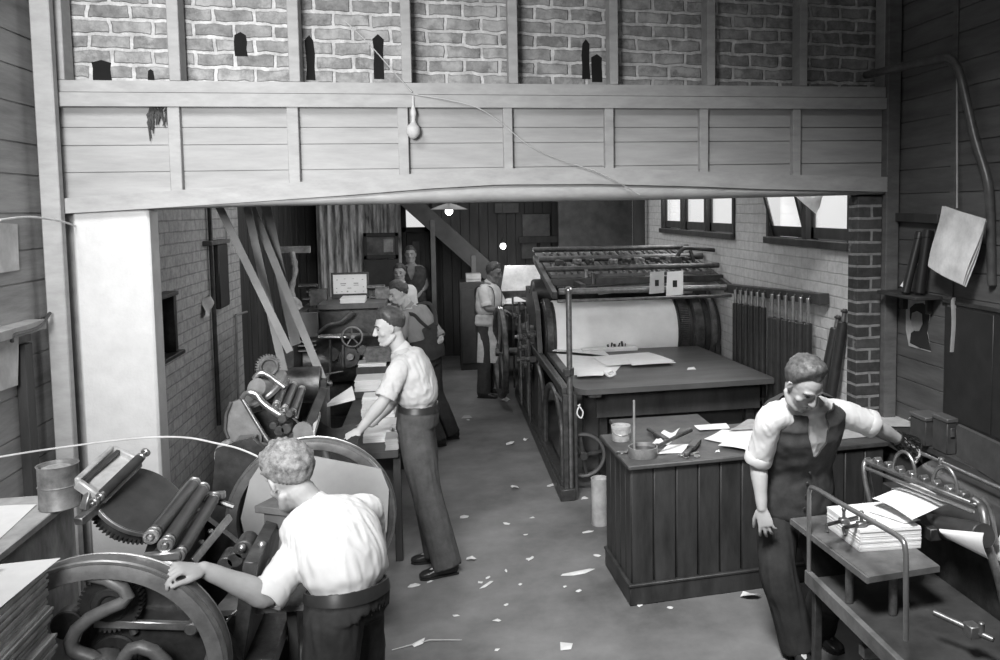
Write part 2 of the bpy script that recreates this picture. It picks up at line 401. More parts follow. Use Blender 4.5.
# right rear wall with two window openings
zs, zt = 2.09, 2.95
W2 = (5.6, 7.2); W1 = (8.05, 10.85)
wr = MB()
wr.bb(XRB, XRB + .3, YB + .16, YE, 0, zs, .002); wr.bb(XRB, XRB + .3, YB + .44, YE, zt, 3.6, .002)
wr.bb(XRB, XRB + .3, W2[1], W1[0], zs, zt, .002); wr.bb(XRB, XRB + .3, W1[1], YE, zs, zt, .002)
struct(wr, 'wall_right_rear', brick_mat('whitewashed_brick', 'y', .66, .74, .58, .24, .09, .007, .16, .5, .6, .006, .15))
def window(name, y0, y1, n, tilt):
    o = bpy.data.objects.new(name, None); COL.objects.link(o); o['kind'] = 'structure'; o.location = (XRB + .06, (y0 + y1) / 2, zs); WM[o.name] = Matrix.Translation(o.location)
    fr = MB(); x0, x1 = XRB - .02, XRB + .1
    fr.bb(x0 - .03, x1, y0 + .0, y1, zs - .02, zs + .04, .004); fr.bb(x0, x1, y0, y1, zt - .06, zt, .004)
    fr.bb(x0, x1, y0, y0 + .06, zs, zt, .004); fr.bb(x0, x1, y1 - .06, y1, zs, zt, .004)
    st = (y1 - y0) / n
    for i in range(1, n): fr.bb(x0, x1, y0 + i * st - .035, y0 + i * st + .035, zs, zt, .004)
    fr.build('window_frame', dark_wood, o)
    for i in range(n):
        ya, yb = y0 + i * st + .04, y0 + (i + 1) * st - .04; c = MB(); hz = zs + .05
        t = tilt[i]; dx = -math.sin(t) * (zt - hz - .06); top = zt - .06
        def P(x, y, z): return V((XRB + .05 + x + dx * (z - hz) / (top - hz), y, z))
        for (a, b_, c_, d_) in ((ya, yb, hz, hz + .09), (ya, yb, top - .05, top), (ya, ya + .05, hz, top), (yb - .05, yb, hz, top)):
            c.hexa([P(-.02, a, c_), P(-.02, b_, c_), P(-.02, b_, d_), P(-.02, a, d_)], [P(.02, a, c_), P(.02, b_, c_), P(.02, b_, d_), P(.02, a, d_)])
        s_ = c.build('sash', dark_wood, o)
        g = MB(); g.hexa([P(-.004, ya + .04, hz + .08), P(-.004, yb - .04, hz + .08), P(-.004, yb - .04, top - .04), P(-.004, ya + .04, top - .04)],
                         [P(.004, ya + .04, hz + .08), P(.004, yb - .04, hz + .08), P(.004, yb - .04, top - .04), P(.004, ya + .04, top - .04)])
        g.build('pane', MATS['window_glass'], s_)
mt = bpy.data.materials.new('window_glass'); mt.use_nodes = True; N = mt.node_tree.nodes; b_ = N['Principled BSDF']
b_.inputs['Base Color'].default_value = (.9, .9, .9, 1); b_.inputs['Roughness'].default_value = .25; b_.inputs['Transmission Weight'].default_value = .95; b_.inputs['IOR'].default_value = 1.03; b_.inputs['Emission Color'].default_value = (1, 1, 1, 1); b_.inputs['Emission Strength'].default_value = .33  # brightness of the sky outside put in as glow of the glass
MATS['window_glass'] = mt
window('window_1', *W1, 3, (0, 0, 0)); window('window_2', *W2, 2, (0, .28))
# rear wall: bright corrugated iron left, doorway, dark boards
cor = MB(); n = 120; pts = []
x0, x1 = ony(319, 300, YE - .3).x, ony(403, 300, YE - .3).x
for i in range(n + 1):
    t = i / n; pts.append((x0 + (x1 - x0) * t, YE - .3 + .022 * math.cos(t * (x1 - x0) / .115 * 2 * PI)))
for (xa, ya), (xb, yb) in zip(pts, pts[1:]):
    cor.add([(xa, ya, 0), (xb, yb, 0), (xb, yb, 3.6), (xa, ya, 3.6), (xa, ya + .01, 0), (xb, yb + .01, 0), (xb, yb + .01, 3.6), (xa, ya + .01, 3.6)],
            [(0, 1, 2, 3), (7, 6, 5, 4), (0, 4, 5, 1), (3, 2, 6, 7)])
struct(cor, 'wall_corrugated', gm('rusty_corrugated_iron', .42, .55, .1, .85, 11, .1, .4, (2, 1, .25)), 60)
bw = MB()
dx0, dx1 = x1, ony(431, 300, YE).x
i = 0; x = -2.3
while x < 3.3:
    if not (dx0 - .1 < x < dx1 - .02): bw.bb(x, x + .146, YE, YE + .1 + .006 * math.sin(i * 3), 0, 3.6, .004)
    else: bw.bb(x, x + .146, YE, YE + .1, 3.2, 3.6, .004)
    x += .15; i += 1
bw.bb(-2.3, dx0 + .02, YE + .1, YE + .15, 0, 3.6, .001); bw.bb(dx1 - .03, 3.3, YE + .1, YE + .15, 0, 3.6, .001)
struct(bw, 'wall_back', dark_wood)
# doorway with a bright fanlight above a dark door
dr = bpy.data.objects.new('door_1', None); COL.objects.link(dr); dr['kind'] = 'structure'; dr.location = ((dx0 + dx1) / 2, YE, 0); WM[dr.name] = Matrix.Translation(dr.location)
f_ = MB(); f_.bb(dx0, dx0 + .07, YE - .05, YE + .1, 0, 3.2); f_.bb(dx1 - .07, dx1, YE - .05, YE + .1, 0, 3.2); zz = ony(415, 229, YE).z; f_.bb(dx0, dx1, YE - .05, YE + .1, zz - .05, zz + .03)
f_.build('door_frame', dark_wood, dr)
g = MB(); g.bb(dx0 + .06, dx1 - .06, YE + .05, YE + .06, zz + .02, 3.15); g.build('fanlight_pane', MATS['window_glass'], dr)
d_ = MB(); d_.bb(dx0 + .07, dx1 - .07, YE + .02, YE + .06, 0, zz - .05); d_.build('door_leaf', dark_board, dr)
d_ = MB(); d_.bb(dx0 + .16, dx1 - .16, YE + .0, YE + .022, 1.3, zz - .2); d_.build('door_panel', gm('grey_door_panel', .12), dr)
cl = MB(); cl.bb(-2.3, 3.4, YB + .43, YE + .2, 3.5, 3.6, .001); struct(cl, 'ceiling', gm('ceiling_boards', .25))
# side cheek of the front room's right wall behind pier
ck = MB(); ck.bb(3.03, 3.3, YB + .2, YB + .3, 0, 3.5, .001); struct(ck, 'wall_return', dark_wood)

# ============================================================ LIGHT
w = bpy.data.worlds.new('world'); sc.world = w; w.use_nodes = True
w.node_tree.nodes['Background'].inputs[0].default_value = (1, 1, 1, 1); w.node_tree.nodes['Background'].inputs[1].default_value = .13
k_ = lamp('skylight_left', 'AREA', (-1.7, 2.4, 5.0), 44, 1.3, (-1.7, 5.4, 2.3), 1.1); k_.data.spread = math.radians(95)
k_ = lamp('front_fill', 'AREA', (-1.2, .3, 3.1), 52, 1.0, (-.3, 9.0, 1.2), 1.0); k_.data.spread = math.radians(66)  # added lamp, brightens the men and the rear through the opening
k_ = lamp('right_fill', 'AREA', (.0, 1.4, 5.2), 68, 1.2, (1.8, 4.3, .4), 1.2); k_.data.spread = math.radians(60)  # added overhead lamp to brighten the men on the right
lamp('rear_fill', 'AREA', (.4, 10.2, 3.45), 52, 3.2, (.4, 10.2, 0), 4.5)  # added lamp under the closed ceiling to brighten the rear room
for nm, (y0, y1) in (('window_daylight_near', W2), ('window_daylight_far', W1)):
    lamp(nm, 'AREA', (XRB - .08, (y0 + y1) / 2, 2.85), 32, y1 - y0 - .2, (0, (y0 + y1) / 2, .6), .5)
vs.exposure = 0
# ============================================================ LEFT-HAND MACHINES
YV = (0, 1, 0)
def flywheel(par, C, r, wid, spokes, curl, r_in=.86, mat=None, spoke_r=.02, name='flywheel', ph=0., tail=1):
    m_ = MB(); C = V(C)
    prof = [(r * r_in, -wid / 2), (r - .012, -wid / 2), (r - .004, -wid / 2 + .004), (r, -wid * .3), (r, wid * .3), (r - .004, wid / 2 - .004), (r - .012, wid / 2), (r * r_in, wid / 2), (r * r_in - .008, wid * .2), (r * r_in - .008, -wid * .2)]
    m_.lathe(prof, C, YV, 64, True)
    fw = m_.build(name, mat or iron2, par)
    e = MB()
    for s_ in (-1, 1): e.lathe([(r - .013, s_ * wid / 2), (r - .003, s_ * wid / 2), (r + .001, s_ * (wid / 2 - .006)), (r - .006, s_ * (wid / 2 - .008))], C, YV, 64, True)
    e.build('rim_edge', steel, fw)
    h = MB(); h.cyl(C - V((0, wid * .7, 0)), C + V((0, wid * .7, 0)), r * .17, 24); h.build('hub', mat or iron2, fw)
    for k_ in range(spokes):
        a0 = ph + 2 * PI * k_ / spokes; pts = []
        for t in range(13):
            t /= 12; rr = r * (.12 + (r_in - .1) * t); a = a0 + curl * math.sin(t * 2 * PI) * (1 - .35 * t)
            pts.append(C + V((math.cos(a) * rr, 0, math.sin(a) * rr)))
        s_ = MB(); s_.tube(pts, [spoke_r * (1.15 - .2 * t / 12) for t in range(13)], 10); s_.build('spoke', mat or iron2, fw)
    return fw
def rod_part(par, name, p, q, r, mat=None):
    return MB().cyl(p, q, r, 14).build(name, mat or steel_dull, par)
def roller(par, p, q, r, name='roller', knob=True):
    p, q = V(p), V(q); d = (q - p).normalized()
    o = MB().cyl(p, q, r, 20, .006).build(name, rubber, par)
    for a, s_ in ((p, -1), (q, 1)):
        e = MB()
        e.cyl(a, a + d * s_ * .012, r * .92, 18, .003); e.cyl(a + d * s_ * .012, a + d * s_ * .05, r * .4, 12, .003)
        if knob: e.ring(a + d * s_ * .035, d, r * .45, r * .95, .014, 18, .003)
        e.build('roller_end', steel, o)
    return o

# ---------------- platen press worked by the man in front (left foreground)
A = thing('platen_press', (-.95, 3.35, 0), 'small treadle printing press at bottom left with a big curly-spoked flywheel and round ink disc', 'printing press', 'jobbing presses along the left wall')
CA = ony(100, 675, 2.95)
flywheel(A, CA, .403, .075, 4, .62, .85, gm('flywheel_iron', .17, .45, .3, .4, 10, .2), .021, ph=.1)
rod_part(A, 'shaft', CA - V((0, .06, 0)), V((CA.x, 3.85, CA.z)), .028)
# side frames: cast A shapes
for y_ in (3.1, 3.68):
    f_ = MB()
    out = [(-1.38, 0), (-1.22, 0), (-1.12, .42), (-1.0, .62), (-.86, .42), (-.62, 0), (-.46, 0), (-.66, .55), (-.74, .86), (-.86, 1.02), (-1.0, 1.16), (-1.16, 1.12), (-1.24, .9), (-1.3, .5)]
    f_.prism(out, .045, (0, y_, 0), (1, 0, 0), (0, 0, 1))
    f_.ring((CA.x, y_, CA.z), YV, .03, .075, .07, 24)
    f_.build('side_frame', iron, A)
b = MB(); b.bar((-1.0, 3.39, 0.62), (-1.0, 3.39, 1.17), .5, .07, (1, 0, .3)); b.bb(-1.2, -.8, 3.1, 3.68, .3, .36); b.build('bed', iron, A)
# ink disc, tilted to the operator
dc = ony(141, 499, 3.46); dn = V((.62, -.32, .86)).normalized()
d_ = MB(); d_.lathe([(0, 0), (.168, 0), (.172, -.006), (.172, -.016), (.15, -.022), (0, -.022)], dc, dn, 56)
dk = d_.build('ink_disc', gm('inked_disc', .055, .4, .2, .3, 9, .05), A)
d_ = MB(); d_.lathe([(.166, .0005), (.1715, -.003), (.173, -.009), (.1725, -.018), (.168, -.012)], dc, dn, 56, True); d_.build('disc_rim', steel, dk)
g = MB(); g.gear(dc - dn * .075, dn, .15, .02, 56, .01); g.cyl(dc - dn * .2, dc - dn * .02, .03); g.build('ratchet_gear', iron2, dk)
# ink fountain tray above the disc
q = [ony(77, 483, 3.32), ony(101, 500, 3.32), ony(140, 462, 3.52), ony(113, 450, 3.58)]
f_ = MB(); up = V((.1, -.2, .9)).normalized()
for i in range(4):
    p0, p1 = q[i], q[(i + 1) % 4]; f_.bar(p0, p1, .022, .04, up, .005)
ft = f_.build('ink_fountain', gm('fountain_casting', .38, .5, .3, .3, 18, .2), A)
c_ = sum(q, V()) / 4; f_ = MB(); f_.hexa([c_ + (p - c_) * .9 + up * -.012 for p in q], [c_ + (p - c_) * .9 + up * -.002 for p in q]); f_.build('fountain_plate', gm('fountain_plate', .5, .45, .3, .2, 18), ft)
f_ = MB(); f_.bar(q[0] * .78 + q[1] * .22 + up * .012, q[3] * .75 + q[2] * .25 + up * .012, .02, .012, up); f_.build('doctor_blade', iron, ft)
roller(ft, q[1] + up * .018, q[2] + up * .018, .019, 'fountain_roller')
f_ = MB(); f_.bar(q[1] * .5 + q[0] * .5, ony(84, 510, 3.3), .03, .02); f_.bar(ony(100, 505, 3.35), ony(78, 522, 3.25), .035, .03); f_.build('fountain_bracket', steel_dull, ft)
# three forme rollers
for (x0, y0), (x1, y1), rr in (((154, 533), (192, 486), .0275), ((168, 541), (201, 491), .027), ((181, 552), (213, 500), .023)):
    roller(A, ony(x0, y0, 3.1), ony(x1, y1, 3.62), rr)
# roller saddles and arms
for y_ in (3.06, 3.68):
    a_ = MB(); a_.tube(smooth([(-1.05, y_, .95), (-1.08, y_, 1.1), (-1.02, y_, 1.2), (-.93, y_, 1.19), (-.86, y_, 1.16)], 4), .013, 8); a_.build('roller_arm', steel_dull, A)
    a_ = MB(); a_.box((-.95, y_, 1.215), (.12, .03, .03)); a_.build('roller_saddle', steel, A)
# platen, gripper bar, feed board, delivery board
p_ = MB(); p_.bar((-.74, 3.38, .78), (-.68, 3.38, 1.14), .52, .05, (1, 0, 0)); p_.bb(-.78, -.62, 3.14, 3.64, .7, .76); pl = p_.build('platen', iron2, A)
p_ = MB(); p0, p1 = ony(193, 562, 3.17), ony(230, 517, 3.62); p_.bar(p0, p1, .03, .012, (1, 0, .5)); [p_.ball(p0.lerp(p1, t) + V((-.02, 0, .01)), .012, 8) for t in (.35, .6)]; p_.build('gripper_bar', steel, pl)
m_ = MB()
for px, py, r_ in ((246, 545, .035), (258, 552, .03), (262, 568, .028), (238, 555, .03), (228, 560, .03)):
    c_ = ony(px, py, 3.35); m_.cyl(c_ - V((0, .05, 0)), c_ + V((0, .06, 0)), r_, 16)
m_.build('throw_off_linkage', iron2, A)
for px, py in ((242, 548), (256, 560), (250, 572), (262, 545)): MB().ball(ony(px, py, 3.28), .016, 10).build('oil_cup', steel, A)
t_ = MB(); t_.box(ony(284, 505, 3.55), (.17, .15, .03), Matrix.Rotation(-.5, 3, 'Z')); t_.box(ony(284, 518, 3.55), (.12, .1, .06), Matrix.Rotation(-.5, 3, 'Z')); t_.build('feed_block', mid_wood, A)
t_ = MB(); p0 = ony(277, 520, 3.55); t_.bar(p0, ony(248, 606, 3.35), .03, .02); t_.build('board_support', pale_wood, A)
t_ = MB(); t_.bar(ony(300, 530, 3.58), ony(272, 600, 3.4), .05, .02); t_.build('board_brace', dark_wood, A)
t_ = MB(); z_ = .885; a0, a1, a2, a3 = onz(213, 617, z_), onz(312, 610, z_), onz(318, 577, z_), onz(240, 585, z_)
t_.hexa([a0, a1, a2, a3], [p + V((0, 0, .022)) for p in (a0, a1, a2, a3)]); t_.build('delivery_board', gm('greyed_board', .22, .7, 0, .3, 8, .2), A)
t_ = MB(); t_.bb(-.62, -.58, 3.42, 3.46, 0, .885); t_.bb(-.9, -.58, 3.42, 3.46, .5, .54); t_.build('board_leg', dark_wood, A)
# connecting rod seen through the wheel and back plates
m_ = MB(); p0, p1 = ony(94, 623, 3.03), ony(193, 626, 3.03); m_.bar(p0, p1, .02, .03, (0, 0, 1), .008); m_.cyl(p1 - V((0, .03, 0)), p1 + V((0, .03, 0)), .022, 16); m_.build('connecting_rod', steel, A)
m_ = MB(); c_ = ony(112, 602, 3.04); m_.gear(c_, YV, .1, .035, 40, .01); m_.ring(c_, YV, .03, .06, .06, 24); m_.build('drive_gear', iron, A)
m_ = MB(); c_ = ony(70, 622, 3.04); m_.cyl(c_ - V((0, .03, 0)), c_ + V((0, .03, 0)), .05, 24); m_.bar(c_, ony(120, 590, 3.05), .025, .035); m_.build('crank', iron2, A)
# fork shaped gripper finger
m_ = MB(); p0, p1 = ony(247, 602, 3.18), ony(232, 615, 3.14); m_.rod(p0, p1, .006); 
for k_ in (-1, 0, 1): m_.rod(p1, p1 + (p1 - p0) * .35 + V((.004 * k_, 0, .012 * k_)), .003, 6)
m_.build('gripper_fork', steel, A)

# ---------------- press of the middle man
B = thing('platen_press', (-.75, 4.95, 0), 'treadle printing press with a pale octagonal guard board over its flywheel, behind the front man', 'printing press', 'jobbing presses along the left wall')
CB = ony(313, 517, 4.52)
flywheel(B, CB, .425, .07, 6, .12, .87, gm('flywheel_dark', .11, .45, .3, .4, 10, .2), .02, ph=.35)
gd = [ony(px, py, 4.46) for px, py in ((262, 462), (313, 456), (381, 469), (389, 489), (387, 530), (372, 575), (345, 597), (290, 597), (262, 566), (246, 540), (241, 518), (250, 480))]
m_ = MB(); m_.prism([(p.x, p.z) for p in gd], .012, (0, 4.46, 0), (1, 0, 0), (0, 0, 1)); m_.build('guard_board', gm('pale_guard', .31, .75, 0, .1, 5, .1), B)
rod_part(B, 'shaft', CB, V((CB.x, 5.6, CB.z)), .028)
for y_ in (4.66, 5.42):
    f_ = MB(); f_.prism([(-1.3, 0), (-1.12, 0), (-1.0, .45), (-.86, .6), (-.72, .45), (-.56, 0), (-.4, 0), (-.5, .6), (-.62, .95), (-.84, 1.05), (-.98, 1.2), (-1.16, 1.15), (-1.22, .6)], .045, (0, y_, 0), (1, 0, 0), (0, 0, 1)); f_.build('side_frame', iron, B)
def PB(x, y, d=0): return ony(x, y, 5.15 + d)
o = [PB(240, 399), PB(232, 402), PB(228, 412), PB(226, 425), PB(227, 436), PB(234, 441), PB(262, 443), PB(262, 430), PB(252, 418), PB(247, 406)]
m_ = MB(); m_.prism([(p.x, p.z) for p in o], .03, (0, 5.15, 0), (1, 0, 0), (0, 0, 1)); m_.build('disc_bracket', gm('grey_casting', .2, .5, .3, .3, 12, .2), B)
m_ = MB(); m_.tube([PB(x, y, -.03) for x, y in ((231, 402), (226, 415), (225, 430), (228, 438))], .008, 8); m_.tube([PB(242, 398, -.04), PB(255, 420, -.06), PB(268, 441, -.08)], .012, 10); m_.build('disc_strut', steel_dull, B)
m_ = MB(); m_.tube(smooth([PB(242, 398, -.05), PB(247, 393, -.06), PB(256, 394, -.06), PB(262, 402, -.07), PB(272, 410, -.08), PB(281, 416, -.1)], 4), [.014] * 5 + [.019] * 16, 10, sq=(1, .8)); m_.build('roller_arm', steel, B)
m_ = MB(); m_.tube(smooth([PB(254, 379, .1), PB(260, 373, .1), PB(268, 375, .1), PB(276, 381, .1), PB(285, 388, .08)], 4), .016, 10); m_.build('roller_arm', steel, B)
dk = MB(); c_ = PB(262, 386, .15); nn = V((-.55, -.25, .8)).normalized(); dk.lathe([(0, .0), (.15, 0), (.155, -.01), (.15, -.03), (0, -.035)], c_ + V((0, .05, -.02)), nn, 40); dk.build('ink_disc', gm('grey_disc', .2, .4, .3, .3, 10, .1), B)
m_ = MB(); m_.cyl(PB(256, 388, .05), PB(272, 392, .2), .06, 24); m_.build('ink_drum', gm('grey_disc2', .22, .4, .3, .3, 10, .1), B)
m_ = MB(); c_ = PB(268, 366, .3); m_.gear(c_, V((.4, -1, .1)), .075, .03, 26, .012); m_.ring(c_ + V((.01, -.03, 0)), V((.4, -1, .1)), .04, .058, .02, 24); m_.build('ratchet_gear', steel_dull, B)
# roller carriage frames
for i, (x, y) in enumerate(((277, 396), (285, 400), (293, 404))):
    f_ = MB(); a = PB(x, y + 8, -.05); c_ = PB(x + 8, y - 13, .35); d_ = V((0, 0, 0))
    roller(B, a, c_, .026)
f_ = MB(); a, b_, c_, d_ = PB(274, 405, -.08), PB(297, 418, -.08), PB(303, 394, .3), PB(281, 386, .3)
for p, q_ in ((a, b_), (b_, c_), (c_, d_), (d_, a)): f_.tube([p, q_], .008, 8)
f_.build('roller_carriage', steel_dull, B)
m_ = MB(); m_.bar(PB(300, 448, 0), PB(318, 402, .25), .34, .05, (-.8, 0, .4)); m_.build('bed', iron, B); MB().bb(-1.08, -.55, 4.7, 5.4, .45, .52).build('cross_tie', iron, B)
m_ = MB(); m_.bar(PB(313, 434, -.16), PB(319, 414, .1), .035, .02, (1, -.2, 0)); m_.build('white_packing_edge', gm('pale_metal', .6, .5, .2, .1, 9), B)
o = [(-.05, 0)] + [(-.05 + .0, .04)] + [(.055 * math.cos(a) , .04 + .055 * math.sin(a)) for a in [PI * (1 - i / 8) for i in range(9)]] + [(.055, 0)]
m_ = MB(); m_.prism(o, .02, PB(303, 438, -.16), (1, 0, 0), (0, 0, 1)); m_.build('cam_plate', gm('grey_casting'
, .2), B)
m_ = MB()
for px, py, r_ in ((283, 418, .025), (290, 413, .022), (287, 428, .03), (280, 430, .03), (294, 436, .025), (274, 425, .022)):
    c_ = PB(px, py, -.12); m_.cyl(c_ - V((0, .03, 0)), c_ + V((0, .04, 0)), r_, 14)
m_.bb(PB(275, 440).x, PB(300, 440).x, 4.95, 5.25, PB(280, 446).z, PB(280, 437).z); m_.build('linkage', iron2, B)
m_ = MB(); m_.box(PB(247, 444, -.1), (.1, .12, .08)); m_.cyl(PB(247, 445, -.18), PB(247, 445, -.1), .022); m_.rod(PB(252, 442, -.12), PB(281, 448, -.25), .012); m_.build('pedestal_bearing', steel_dull, B)
m_ = MB(); m_.cyl(PB(232, 455, .05), PB(232, 455, .2), .1, 28); m_.ring(PB(255, 456, .05), YV, .1, .13, .05, 32); m_.build('drive_pulley', iron2, B)
# feed and delivery boards before the middle man
m_ = MB(); a, b_, c_, d_ = ony(327, 404, 5.6), ony(355, 397, 5.6), ony(352, 386, 5.75), ony(332, 399, 5.75)
m_.hexa([a, b_, c_, d_], [p - V((0, 0, .02)) for p in (a, b_, c_, d_)]); m_.build('feed_board', gm('pale_feed_board', .5, .7, 0, .1, 9), B)
m_ = MB(); m_.bb(-.98, -.55, 5.0, 5.55, .78, .83); m_.bb(-.95, -.9, 5.05, 5.1, 0, .78); m_.bb(-.62, -.57, 5.05, 5.1, 0, .78); m_.build('delivery_board', dark_wood, B)
# dark cloth bundle draped on the press
m_ = MB()
m_.sheet((-.98, 5.0, .87), (-.5, 5.0, .86), (-.5, 5.5, .97), (-.98, 5.5, .97), 18, 12, lambda u, v: .035 * math.sin(u * 11 + v * 4) + .03 * math.sin(v * 9 - u * 3) + .05 * math.sin(PI * u), .01)
m_.build('work_cloth', gm('black_cloth', .03, .9, 0, .4, 20, .3), label='dark crumpled cloth lying on the press bed beside the middle man\'s hand', cat='cloth')

# ---------------- larger press behind, with handwheel and poster board
Cp = thing('printing_press', (-.75, 8.2, 0), 'far left printing press with spoked handwheel and a poster propped on its feed table', 'printing press', 'jobbing presses along the left wall')
def PC(x, y, d=0): return ony(x, y, 8.2 + d)
m_ = MB(); m_.bb(-1.35, -1.27, 7.8, 9, 0, 1.25); m_.bb(-.42, -.34, 7.8, 9, 0, 1.2); m_.bb(-1.35, -.34, 8.1, 8.18, .25, .45); m_.bb(-1.35, -.34, 8.8, 8.9, .2, 1.1); m_.build('main_frame', iron, Cp)
m_ = MB(); m_.cyl((-1.27, 8.45, .95), (-.42, 8.45, .95), .22, 36, .01); m_.build('impression_cylinder', iron2, Cp)
m_ = MB(); a = PC(291, 312); c_ = PC(320, 335); m_.bb(a.x, c_.x, 8.1, 8.13, c_.z, a.z); m_.build('splash_board', gm('grey_board', .2, .7, 0, .15, 6), Cp)
m_ = MB(); 
for y_ in (340, 344, 349): p0, p1 = PC(292, y_), PC(318, y_ - 1); m_.bar(p0 + V((0, -.12, 0)), p1 + V((0, -.12, 0)), .05, .014)
m_.build('roller_rails', gm('worn_rail', .3, .4, .5, .3, 12), Cp)
C_ = PC(352, 337, -.25); hw_ = MB(); hw_.ring(C_, V((.25, -1, .2)), .08, .1, .022, 36, .006)
n_ = V((.25, -1, .2)).normalized(); u_ = n_.cross(V((0, 0, 1))).normalized(); w_ = u_.cross(n_)
for k_ in range(5):
    a = 2 * PI * k_ / 5 + .3; hw_.rod(C_, C_ + (u_ * math.cos(a) + w_ * math.sin(a)) * .085, .008, 8)
hw_.cyl(C_ - n_ * .02, C_ + n_ * .03, .022); hw_.build('handwheel', steel_dull, Cp)
rod_part(Cp, 'feed_shaft', PC(318, 337, -.2), PC(350, 337, -.2), .016, steel)
m_ = MB()
for px, py, r_, t in ((349, 357, .1, 36), (332, 354, .07, 26), (362, 350, .05, 20)): m_.gear(PC(px, py, -.15), YV, r_, .04, t, .01)
m_.cyl(PC(350, 357, -.25), PC(350, 357, -.1), .035); m_.build('gear_train', iron2, Cp)
m_ = MB(); m_.tube(smooth([PC(318, 333, -.15), PC(328, 325, -.15), PC(340, 322, -.15), PC(348, 316, -.15), PC(352, 312, -.15)], 4), .014, 8); m_.rod(PC(330, 340, -.2), PC(330, 375, -.2), .01); m_.rod(PC(343, 345, -.2), PC(343, 368, -.2), .012); m_.rod(PC(322, 375, -.2), PC(343, 371, -.2), .01); m_.build('control_lever', steel_dull, Cp)
m_ = MB(); a, b_ = PC(322, 301, .3), PC(388, 301, .3); m_.bb(a.x, b_.x, 8.15, 8.9, a.z - .05, a.z, .005); m_.build('feed_table', gm('feed_table_wood', .1, .6, 0, .3, 8), Cp)
zt_ = a.z
m_ = MB(); m_.bb(-1.25, -.4, 8.3, 8.36, zt_ - .3, zt_ - .05); m_.bb(-1.28, -1.2, 8.2, 8.8, 1.2, zt_ - .05); m_.bb(-.45, -.38, 8.2, 8.8, 1.15, zt_ - .05); m_.build('table_support', iron, Cp)
for px, py in ((308, 286), (316, 292), (312, 299), (376, 287), (384, 291), (380, 297)):
    p = PC(px, py, .4); MB().cyl(p - V((.09, 0, 0)), p + V((.09, 0, 0)), .022, 12).build('inking_roller', iron2, Cp)
for q0, q1 in ((303, 322), (372, 392)): MB().bb(PC(q0, 290).x, PC(q1, 290).x, 8.55, 8.65, zt_ - .05, zt_ + .11).build('roller_block', iron2, Cp)
# poster board standing on the feed table and the pile before it
po = thing('poster', PC(350, 300, .45), 'white printed poster with a dark frame propped up on the far left press', 'poster')
a, c_ = PC(331.5, 296, .45), PC(368.5, 273.5, .45)
m_ = MB(); m_.bb(a.x, c_.x, 8.65, 8.67, zt_ + .002, c_.z + .015); m_.build('frame', dark_wood, po)
m_ = MB(); m_.bb(a.x + .02, c_.x - .02, 8.644, 8.6495, zt_ + .05, c_.z - .005, .001); m_.build('sheet', paper, po)
m_ = MB()
for cx_, cz_, w_, h_ in ((.12, .75, .04, .02), (.35, .8, .04, .015), (.6, .8, .04, .015), (.88, .75, .04, .02), (.3, .55, .14, .03), (.3, .45, .1, .02), (.68, .55, .12, .03), (.68, .45, .13, .02), (.48, .3, .1, .02), (.1, .3, .03, .02), (.1, .1, .03, .02), (.9, .35, .03, .02), (.9, .12, .03, .02), (.42, .12, .04, .04), (.65, .12, .04, .015), (.25, .12, .04, .015)):
    W_, H_ = c_.x - a.x - .04, c_.z - zt_ - .06; x_, z_ = a.x + .02 + W_ * cx_, zt_ + .05 + H_ * cz_; m_.bb(x_ - W_ * w_ / 2 * 1.2, x_ + W_ * w_ / 2 * 1.2, 8.6425, 8.644, z_ - h_ * H_ / 2 * 2, z_ + h_ * H_ / 2 * 2, .0005)
m_.build('print', gm('faint_ink', .3, .8), po)
def stack(name, x0, x1, y0, y1, z0, z1, label, cat='paper', group=None, mat=None, n=None, jit=.004, rz=0.):
    m_ = MB(); n = n or max(3, int((z1 - z0) / .006)); c = V(((x0 + x1) / 2, (y0 + y1) / 2, 0)); R_ = Matrix.Rotation(rz, 3, 'Z')
    for i in range(n):
        za, zb = z0 + (z1 - z0) * i / n, z0 + (z1 - z0) * (i + 1) / n; dx, dy = rnd.uniform(-jit, jit), rnd.uniform(-jit, jit)
        m_.box(c + V((dx, dy, (za + zb) / 2)), (x1 - x0, y1 - y0, zb - za + .0002), R_, .0008)
    return m_.build(name, mat or paper, label=label, cat=cat, group=group)
a, c_ = PC(341, 299, .1), PC(365, 299, .1)
stack('paper_stack', a.x, c_.x, 8.2, 8.5, zt_, zt_ + .045, 'flat pile of white sheets lying in front of the framed poster', 'paper')
# bench of paper piles beside the middle man
bn = thing('delivery_bench', (-.5, 6.6, 0), 'long dark low bench carrying paper piles between the middle man and the far left press', 'bench')
m_ = MB(); m_.bb(-.72, -.28, 5.66, 7.9, .74, .79); m_.build('top', dark_wood, bn)
for x_ in (-.7, -.32):
    for y_ in (5.72, 7.8): MB().bb(x_, x_ + .05, y_, y_ + .05, 0, .74).build('leg', dark_wood, bn)
def pile(px0, px1, y, z0, h, d, label, mat=None, name='paper_stack', cat='paper', **kw):
    a, b_ = ony(px0, 400, y).x, ony(px1, 400, y).x
    return stack(name, a, b_, y, y + d, z0, z0 + h, label, cat, mat=mat, **kw)
gp = 'paper piles on the bench'
pile(384, 397, 5.68, .79, .075, .2, 'short greyish wooden box end at the near end of the paper bench', gm('tan_box', .32), 'small_box', 'box')
pile(362, 389, 5.9, .79, .055, .26, 'white paper pile just past the middle man\'s hand, second nearest on the bench', group=gp)
pile(378, 397, 6.18, .79, .05, .2, 'small crumpled-looking white pile against the middle man\'s trousers', group=gp, jit=.012)
pile(361, 394, 6.6, .79, .075, .28, 'wide white paper pile seen behind the middle man\'s forearm', group=gp)
pile(362, 379, 7.02, .79, .075, .2, 'narrow white paper pile above the forearm pile', group=gp)
